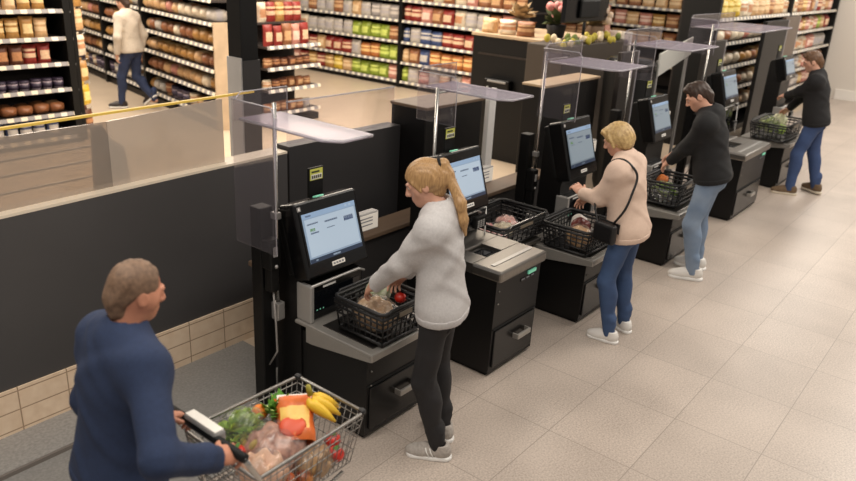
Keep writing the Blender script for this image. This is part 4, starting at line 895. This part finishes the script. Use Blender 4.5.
paperbag('pink printed paper bag leaning at the right end of the planter stand', (9.75,4.75,1.68), .2, (206,150,130))
def plant(label, c, col, R_=.22, n=26, pot=(60,48,40), flower=None):
    t = thing('potted_plant', label, 'plant', c); r = random.Random(int(c[0]*100))
    mb(mat('pot_%d' % pot[0], pot, .6)).lathe([(.08,0),(.11,.02),(.13,.16),(.12,.17)], 14).build('pot', t); g = mb(mat('foliage_%d_%d' % (col[0], col[1]), col, .6, noise=(9,.6)))
    for i in range(n):
        a = r.uniform(0, 6.28); e = r.uniform(.2, 1.2); L = R_*r.uniform(.7,1.1); d = Vector((math.cos(a)*math.cos(e), math.sin(a)*math.cos(e), math.sin(e))); s = d.cross(Vector((0,0,1))).normalized()*L*.22; b = Vector((0,0,.16)); m_ = b+d*L*.55+Vector((0,0,.02)); g.add([b, m_+s, b+d*L-Vector((0,0,.04)), m_-s], [(0,1,2,3)], True)
    g.build('leaves', t)
    if flower:
        f = mb(mat('bloom_%d' % flower[0], flower, .6, noise=(30,.6), col2=(240,220,216)))
        for i in range(16): a = r.uniform(0, 6.28); q = r.uniform(0,.2); f.ball((math.cos(a)*q, math.sin(a)*q, .28+r.uniform(-.05,.14)), r.uniform(.04,.06), 7)
        f.build('flowers', t)
    return t
plant('red and white bouquet in a dark pot left of the black monitor', (9.0,5.05,1.68), (70,84,46), .3, 20, (24,22,24), (206,96,92))
for i, (x, y, c, lb) in enumerate(((8.72,5.9,'tan','left'),(8.72,5.62,'cream','middle'),(8.74,5.35,'brown','right'))):
    pack('pouch', c, (x,y,1.681), -PI/2+.2*i, '%s wrapped parcel, %s of three along the tall black cabinet top' % (c, lb), 'parcels on the tall cabinet', (1.15,1.2,1.0))
plant('dry beige plant at the back of the tall black cabinet top', (9.3,5.8,1.68), (176,150,112), .3, 36, (90,76,62))
plant('cream flowering plant on the planter stand right of the monitor', (9.5,4.75,1.68), (150,130,90), .26, 26, (120,96,74), (220,190,150))
# ------------------------------------------------------------------ trolley
def trolley():
    t = thing('shopping_trolley', 'small chrome wire shopping trolley heaped with groceries, pushed by the man in navy', 'shopping trolley', (1.62,1.96,0))
    x0, x1, w0, w1, zt, zb = -.27, .29, .215, .20, .86, .63
    def P(u, v, q): x = x0+(x1-x0)*u; x += (-.05 if u > .5 else .03)*(1-q)*(abs(u-.5)*2); return Vector((x, v*(w0+(w1-w0)*u)*(.86+.14*q), zb+(zt-zb)*q))
    rim = mb(M_WIRE); rim.tube([P(.02,-1,1),P(.96,-1,1),P(1,-.92,1),P(1,.92,1),P(.96,1,1),P(.02,1,1),P(0,.95,1),P(0,-.95,1)], .0075, 8, closed=True); rim.build('rim', t)
    g = mb(M_WIRE); r = .002
    for q in (.0,.25,.5,.72,.88): g.tube([P(0,-1,q),P(1,-1,q),P(1,1,q),P(0,1,q)], r*1.4, 5, closed=True)
    for i in range(19):
        for v in (-1, 1): g.tube([P(i/18,v,0),P(i/18,v,1)], r, 4)
        g.tube([P(i/18,-1,0),P(i/18,1,0)], r, 4)
    for i in range(13):
        v = -1+2*i/12; g.tube([P(0,v,1),P(0,v,0),P(1,v,0),P(1,v,1)], r, 4)
    g.build('wire_basket', t)
    hd = mb(M_BLACK2).tube([(-.335,-.24,1.0), (-.335,.25,1.0)], .017, 10); hb = hd.build('handle', t)
    c = mb(M_GREY).rbox((-.345,-.09,.975), (-.295,.10,1.025), .012); c.use(M_PAPER).box((-.338,-.082,1.025), (-.302,.092,1.0275)); c.build('clip_board', hb)
    fr = mb(M_CHROME)
    for s in (-1, 1):
        fr.tube([(-.335,s*.23,1.0), (-.30,s*.225,.93), (-.26,s*.215,.86), (-.2,s*.2,.55), (-.26,s*.2,.16), (.26,s*.16,.13)], .011, 8)
        fr.tube([(-.2,s*.2,.55), (.2,s*.17,.60)], .009, 6)
    fr.tube([(.26,-.16,.13), (.26,.16,.13)], .009, 6); fr.build('frame', t)
    for s in (-1, 1): mb(mat('corner_grip', (30,30,32), .5)).rbox((.27,s*.192-.016,.85), (.298,s*.192+.016,.876), .01).build('bumper', t)
    for x, y in ((-.26,-.2),(-.26,.2),(.26,-.16),(.26,.16)):
        f = mb(M_SILVER).prism([(x-.025,.16),(x+.02,.16),(x+.012,.055),(x-.04,.05)], 1, y-.022, y+.022).build('castor', t)
        mb(M_BLACK2).lathe([(.02,-.014),(.05,-.012),(.052,0),(.05,.012),(.02,.014)], 16, at(x-.02,y,.052) @ rot('X', 90)).build('wheel', f)
trolley()
for x, y, z in ():
    pass
def tro(name, label, cat, m, c, r, **k): return bagged(name, label, cat, m, c, r, **k)
leafy('lettuce', 'leafy lettuce in crinkled clear film at the far side of the trolley', 'lettuce', (1.555,2.12,.77), (.105,.095,.125), 44, seed=11)
tro('meat_pack', 'large clear pack of pinkish sausages in the middle of the trolley', 'meat', MEAT, (1.60,1.985,.755), (.12,.11,.085), amp=.013, fr=60, rz=.5)
tro('bread_bag', 'clear bag of pale bread pieces at the near side of the trolley', 'bread', mat('pale_bread', (224,186,158), .5, noise=(30,.8), col2=(196,140,104)), (1.47,1.90,.76), (.09,.075,.075), amp=.012, fr=80)
tro('nut_bag', 'clear bag of brown nuts near the front near corner of the trolley', 'nuts', mat('nut_mix', (190,150,96), .5, noise=(46,.9), col2=(120,84,50)), (1.70,1.87,.70), (.085,.065,.055), amp=.008, fr=90)
ce = thing('celery_bunch', 'green leafy celery bunch standing right of the lettuce in the trolley', 'celery', (1.715,2.09,.765), .5)
g = mb(mat('celery_leaf', (84,146,54), .5, noise=(30,.6), col2=(140,190,84))); r_ = random.Random(4)
for i in range(46):
    b = Vector((r_.uniform(-.03,.03), r_.uniform(-.03,.03), .06)); d = Vector((r_.uniform(-.9,.4), r_.uniform(-.6,.7), r_.uniform(.3,.9))).normalized(); L = r_.uniform(.06,.1); s = d.cross(Vector((.2,.1,1))).normalized()*L*.28
    g.add([b, b+d*L*.55+s, b+d*L, b+d*L*.55-s], [(0,1,2,3)], True)
g.build('leaves', ce); g = mb(mat('celery_stalk', (186,206,120), .5))
for i in range(6): a = i; g.tube([(.018*math.cos(a),.018*math.sin(a),-.02), (.022*math.cos(a),.022*math.sin(a),.07), (.04*math.cos(a)-.02,.04*math.sin(a),.1)], .011, 6)
g.build('stalks', ce)
# printed fruit pouch
def fruit_pouch():
    me = pillow(.165, .21, .09, 'bright orange', 5); t = bpy.data.objects.new('fruit_pouch', me); C.objects.link(t); t.location = (1.665,1.93,.78); t.rotation_euler = (math.radians(-58), 0, math.radians(-40))
    tag(t, 'orange and yellow printed fruit pouch lying beside the bananas in the trolley', 'pouch')
    top = mb(M_PAPER).box((-.07,-.016,.17), (.07,.012,.205)); top.build('white_top_band', t)
    mb(mat('print_red2', (216,84,48), .4)).ball((-.01,-.042,.055), (.055,.012,.045), 12).build('printed_fruit', t)
fruit_pouch()
def bananas():
    t = thing('banana_bunch', 'bunch of yellow bananas at the front of the trolley', 'bananas', (1.795,1.985,.78), math.radians(-30)); m = mat('banana_skin', (234,190,52), .45, noise=(9,.4), col2=(206,168,40))
    for i in range(3):
        a = -.45+.3*i; M = Matrix.Rotation(a, 4, 'Z') @ Matrix.Diagonal((1.3,1.3,1.25,1)); pts = []; rs = []
        for k in range(9):
            u = k/8; th = -.2+1.75*u; pts.append(M @ Vector((.0+.085*(1-math.cos(th))*1.0+.01*i, .012*(i-1.5), .10-.095*math.sin(th)*1.0*0+ .02 - .15*u+.06*math.sin(th)))); rs.append((.007,.011,.019,.0235,.025,.0245,.021,.014,.006)[k])
        b = mb(m).tube(pts, rs, 8).build('banana', t)
        mb(mat('banana_tip', (70,54,30), .7)).ball(tuple(pts[-1]), .006, 6).build('tip', b)
    mb(mat('banana_stem', (150,140,50), .6)).tube([(0,0,.14), (-.01,0,.185)], [.014,.010], 7).build('stem', t)
bananas()
for x, y, z, lb in ((1.84,1.90,.72,'red tomato at the front right corner of the trolley'),(1.455,2.03,.80,'red tomato nearest the trolley handle'),(1.49,2.075,.76,'orange-red tomato below the lettuce near the trolley handle'),(1.80,1.84,.70,'small red tomato under the front rim of the trolley')):
    o = blob('tomato', lb, 'tomato', mat('tomato_red', (196,44,30), .3), (x,y,z), (.036,.036,.031), amp=.001); mb(mat('tomato_leaf', (70,110,40), .6)).add([(0,0,.031),(.015,.006,.034),(.02,-.002,.031),(0,-.018,.033),(-.016,.008,.034),(-.012,-.012,.032)], [(0,1,2),(0,2,3),(0,4,1),(0,3,5),(0,5,4)]).build('calyx', o)
blob('potato', 'yellowish potato between the lettuce and the sausage pack', 'potato', mat('potato_skin', (196,170,84), .6, noise=(20,.5)), (1.535,2.045,.79), (.045,.035,.032), amp=.002)
blob('orange', 'small orange behind the lettuce at the far rim of the trolley', 'orange', mat('orange_peel', (232,130,36), .45, bump=(120,.3)), (1.66,2.14,.83), (.034,.034,.033), amp=.0008)
for i, (x, y, z) in enumerate(((1.39,1.92,.72),(1.42,1.845,.71),(1.35,1.865,.70))):
    blob('onion', ['white onion just below the trolley handle','white onion at the near rim of the trolley','white onion at the rear near corner of the trolley'][i], 'onion', mat('onion_skin', (226,214,196), .4, noise=(12,.4)), (x,y,z), (.032,.032,.03), amp=.001)
for i, (x, y, z, c, nm) in enumerate(((1.44,1.94,.70,(150,40,36),'dark red'),(1.56,1.86,.70,(176,60,46),'red'),(1.62,1.83,.69,(120,36,34),'deep red'))):
    blob('apple', '%s apple under the bread bag at the near side of the trolley' % nm, 'apple', mat('apple_%d' % i, c, .3, noise=(10,.5), col2=(206,150,70)), (x,y,z), (.035,.035,.032), amp=.001)

for o in C.objects:
    if o.parent is None and 1.3 < o.location.x < 1.9 and 1.78 < o.location.y < 2.2 and .65 < o.location.z < .9: o.location.y -= .03; o.location.z -= .01
# ------------------------------------------------------------------ shoppers
BLOND = mat('blond_hair', (186,148,100), .42, noise=(60,.8), col2=(128,94,60), stretch=(3,3,.35)); ASH = mat('short_blond_hair', (206,176,122), .45, noise=(50,.8), col2=(146,112,68))
BROWNH = mat('brown_hair', (62,42,30), .5, noise=(60,.7), col2=(34,24,18)); GREYH = mat('greying_brown_hair', (132,104,82), .6, noise=(70,.8), col2=(84,64,50)); LBROWN = mat('light_brown_hair', (112,80,54), .5, noise=(60,.8), col2=(70,48,32))
JEANS = mat('blue_denim', (62,86,124), .8, noise=(5,.7), col2=(42,58,90), bump=(220,.15)); JEANS2 = mat('light_blue_denim', (136,152,172), .8, noise=(5,.7), col2=(88,112,142), bump=(220,.15)); JEANS3 = mat('dark_blue_denim', (44,58,92), .8, noise=(5,.7), col2=(30,40,66), bump=(220,.15)); BLKD = mat('black_denim', (26,25,27), .8, noise=(5,.6), col2=(40,38,40), bump=(220,.15))
GREYK = mat('heather_grey_jersey', (196,193,192), .9, noise=(90,.5), col2=(172,169,169), bump=(180,.15)); BEIGEK = mat('beige_knit', (218,192,174), .9, noise=(60,.3), col2=(202,174,154), bump=(180,.15)); NAVYK = mat('navy_knit', (38,52,82), .9, noise=(60,.4), col2=(29,40,64), bump=(200,.2)); CREAMK = mat('cream_knit', (214,202,186), .9, noise=(60,.3), bump=(180,.15))
WSH = mat('white_leather', (226,222,216), .5, noise=(6,.3), col2=(206,200,194)); SOLEW = mat('white_sole', (236,234,230), .55); GSH = mat('grey_mesh', (184,176,168), .8, noise=(60,.4), bump=(200,.2)); BSH = mat('brown_suede', (112,90,66), .8, noise=(20,.4)); SOLEB = mat('cream_sole', (206,194,174), .6)
r_ = math.radians
w1 = person('woman with a blonde ponytail, grey sweatshirt and black jeans unloading the nearest basket', (2.88,2.09), r_(20), 1.69, True, bulk=.95, lean=4, side=0, pelvis=(-.02,.025,0),
    feet=[dict(p=(-.085,-.03), a=12), dict(p=(.115,.0), a=-38)], hands=[(2.72,2.50,.90), (3.02,2.50,.89)], poles=[(-.8,-.5,-.6), (.8,-.5,-.6)], hand_dir=[(.1,.6,-.6), (-.2,.6,-.6)],
    head=(12,22,0), top=dict(name='sweatshirt', mat=GREYK, off=.022, fold=1.8), bottom=dict(name='jeans', mat=BLKD, off=.006, ankle=.046, pocket=BLKD), shoe=dict(mat=GSH, sole=SOLEW, s=.96, stripe=SOLEW), hair=dict(style='ponytail', mat=BLOND, t=.011), hem=-.075)
w2 = person('woman with short blonde hair, beige sweater, blue jeans and a black shoulder bag', (4.89,1.97), r_(4), 1.62, True, bulk=1.08, lean=9, side=-2, pelvis=(-.0,.02,0),
    feet=[dict(p=(-.13,-.01), a=4), dict(p=(.12,-.03), a=-25)], hands=[(4.90,2.38,1.02), (5.12,2.42,.93)], poles=[(-.5,-.3,-1), (.8,-.5,-.6)], hand_dir=[(.1,.5,.5), (0,.6,-.4)],
    head=(8,20,0), top=dict(name='sweater', mat=BEIGEK, off=.024, fold=1.5), bottom=dict(name='jeans', mat=JEANS, off=.006, ankle=.05, pocket=JEANS), shoe=dict(mat=WSH, sole=SOLEW, s=.94), hair=dict(style='bob', mat=ASH, t=.014, amp=.0012), hem=-.1)
m3 = person('young man with dark hair, black hoodie and light blue jeans leaning over his basket', (6.55,1.96), r_(10), 1.78, False, lean=12, side=-4, pelvis=(.0,.02,0),
    feet=[dict(p=(-.15,-.0), a=14), dict(p=(.15,.02), a=-6)], hands=[(6.58,2.42,.91), (6.84,2.43,1.0)], poles=[(-.8,-.5,-.5), (.8,-.5,-.5)], hand_dir=[(.1,.6,-.5), (-.5,.5,-.3)],
    head=(14,26,0), top=dict(name='hoodie', mat=M_BLACKCLOTH, off=.028, hood=True, fold=1.3), bottom=dict(name='jeans', mat=JEANS2, off=.012, ankle=.056, pocket=JEANS2), shoe=dict(mat=WSH, sole=SOLEW, s=1.06), hair=dict(style='short', mat=BROWNH, t=.009, quiff=True, amp=.0011), hem=-.06)
m4 = person('man with light brown hair, black sweater and blue jeans at the farthest checkout', (10.27,1.98), r_(8), 1.80, False, lean=10, side=-2, pelvis=(.0,.0,0),
    feet=[dict(p=(-.16,.1), a=12), dict(p=(.14,-.18), a=-40)], hands=[(10.42,2.42,1.16), (10.62,2.40,.96)], poles=[(-.8,-.3,-.6), (.8,-.4,-.6)], hand_dir=[(.3,.6,.0), (.2,.6,-.4)],
    head=(8,16,0), top=dict(name='sweater', mat=mat('black_knit', (26,25,27), .9, noise=(40,.4)), off=.026, fold=1.2), bottom=dict(name='jeans', mat=mat('mid_blue_denim', (58,80,122), .8, noise=(5,.7), col2=(40,54,88)), off=.012, ankle=.056, pocket=JEANS3), shoe=dict(mat=BSH, sole=SOLEB, s=1.08), hair=dict(style='short', mat=LBROWN, t=.010, quiff=True, amp=.0011), hem=-.08)
lm = person('middle-aged man with cropped greying hair and navy sweater pushing the wire trolley', (1.07,2.13), r_(-95), 1.65, False, bulk=1.0, hs=.94, lean=6, side=0, pelvis=(0,0,0), skin='skin_ruddy',
    feet=[dict(p=(-.11,.12), a=5), dict(p=(.11,-.2), a=-8, pitch=15, z=.05)], hands=[(1.215,2.13,1.01), (1.215,1.78,1.01)], poles=[(-.7,-.6,-.4), (.75,-.75,-.35)], hand_dir=[(.9,-.1,-.1), (.9,.1,-.1)], curl=62,
    head=(-2,10,0), top=dict(name='sweater', mat=NAVYK, off=.022, fold=1.7), bottom=dict(name='trousers', mat=mat('grey_blue_denim', (96,108,132), .8, noise=(6,.6), col2=(70,80,104), bump=(200,.15)), off=.012, ankle=.058), shoe=dict(mat=BSH, sole=SOLEB, s=1.08), hair=dict(style='short', mat=GREYH, t=.006, recede=1.25, amp=.001), hem=-.05)
bg = person('man in a cream sweater and dark jeans walking away along the bread aisle', (6.64,11.38), r_(18), 1.80, False, lean=4, pelvis=(0,.02,0),
    feet=[dict(p=(-.12,.2), a=35), dict(p=(.14,-.25), a=8, pitch=38, z=.1)], head=(0,6,0), top=dict(name='sweater', mat=CREAMK, off=.028), bottom=dict(name='jeans', mat=JEANS3, off=.01), shoe=dict(mat=mat('dark_leather', (44,36,34), .5), sole=SOLEW, s=1.05), hair=dict(style='short', mat=BROWNH, t=.012, amp=.001), hem=-.06)
# the blonde woman's shoulder bag
def shoulder_bag(d):
    s = d['s']; P, U, R, F, N = d['P'], d['U'], d['R'], d['F'], d['N']; sh = P+U*.445*s-R*d['shw']*.9
    base = P+U*.02*s-R*.225*s+F*.09*s; bw = to_world(base, d)
    t = thing('shoulder_bag', 'small black shoulder bag hanging at the left side of the blonde woman', 'bag', bw, r_(6)+1.2)
    g = mb(mat('black_leather', (20,19,20), .4, bump=(90,.2))); g.rbox((-.095,-.03,-.10), (.095,.03,.05), .025, None, 3); g.build('pouch', t); mb(MATS['black_leather']).rbox((-.096,-.038,-.02), (.096,-.026,.055), .01).build('flap', t)
    arc = [base+U*.04*s+F*.06*s, base+U*.2*s+F*.10*s+R*.06*s, sh+F*.12*s-U*.06*s, sh+F*.07*s+U*.065*s, sh+U*.098*s, sh-F*.07*s+U*.075*s, sh-F*.135*s-U*.02*s, P+U*.30*s-R*.205*s-F*.115*s, P+U*.18*s-R*.245*s-F*.07*s, base+U*.04*s-F*.06*s]
    Mi = (Matrix.Translation(bw) @ Matrix.Rotation(r_(6)+1.2, 4, 'Z')).inverted(); pts = [Vector(to_world(p, d)) for p in arc]; out = []
    for i in range(len(pts)-1):
        p0, p1, p2, p3 = pts[max(0,i-1)], pts[i], pts[i+1], pts[min(len(pts)-1,i+2)]
        for k in range(6):
            u = k/6; out.append(.5*((2*p1)+(p2-p0)*u+(2*p0-5*p1+4*p2-p3)*u*u+(3*p1-p0-3*p2+p3)*u**3))
    out.append(pts[-1]); mb(MATS['black_leather']).tube([Mi @ p for p in out], .0085, 6).build('strap', t)
shoulder_bag(w2)

# ------------------------------------------------------------------ light, ambient fill, camera
def area(loc, size, power, col, rx=0, ry=0):
    l = bpy.data.lights.new('ceiling_and_fill_light', 'AREA'); l.shape = 'RECTANGLE'; l.size, l.size_y = size; l.energy = power; l.color = col
    o = bpy.data.objects.new('ceiling_and_fill_light', l); C.objects.link(o); o.location = loc; o.rotation_euler = (rx, ry, 0)
W = (1, .92, .82)
area((3.6,.8,3.9), (7,1.0), 120, W); area((.6,2.6,3.9), (2.5,.6), 55, W); area((12,.2,3.9), (10,.8), 300, W)  # the small second lamp is added fill for skirting, kerb and dark floor
area((5,6.8,4.0), (8,1.2), 230, (1,.86,.70)); area((9,8.5,4.0), (1.5,8), 360, (1,.86,.70)); area((5.6,11.5,3.8), (1.2,8), 330, (1,.86,.70)); area((15.5,2.6,3.9), (7,.6), 160, W)
w = bpy.data.worlds.new('World'); bpy.context.scene.world = w; w.use_nodes = True
w.node_tree.nodes['Background'].inputs[0].default_value = (1,.93,.86,1); w.node_tree.nodes['Background'].inputs[1].default_value = .36  # even ambient fill added to the room, which has no ceiling
cd = bpy.data.cameras.new('camera'); cam = bpy.data.objects.new('camera', cd); C.objects.link(cam)
f_px, pitch, roll, yaw, Hc = 747.338395440606, 0.3635834405887737, 0.05587738465700368, 0.9109184891521087, 2.605987795665125
cd.sensor_width = 36; cd.lens = f_px*36/856
fw = Vector((math.sin(yaw)*math.cos(pitch), math.cos(yaw)*math.cos(pitch), -math.sin(pitch))); rt = Vector((math.cos(yaw), -math.sin(yaw), 0)); up = rt.cross(fw)
r2 = rt*math.cos(roll)+up*math.sin(roll); u2 = -rt*math.sin(roll)+up*math.cos(roll)
cam.matrix_world = Matrix(((r2.x,u2.x,-fw.x,0),(r2.y,u2.y,-fw.y,0),(r2.z,u2.z,-fw.z,Hc),(0,0,0,1)))
cd.dof.use_dof = True; cd.dof.focus_distance = 4.6; cd.dof.aperture_fstop = 1.9
bpy.context.scene.camera = cam
sc = bpy.context.scene; sc.view_settings.view_transform = 'Standard'; sc.view_settings.exposure = 0
sc.cycles.transparent_max_bounces = 16
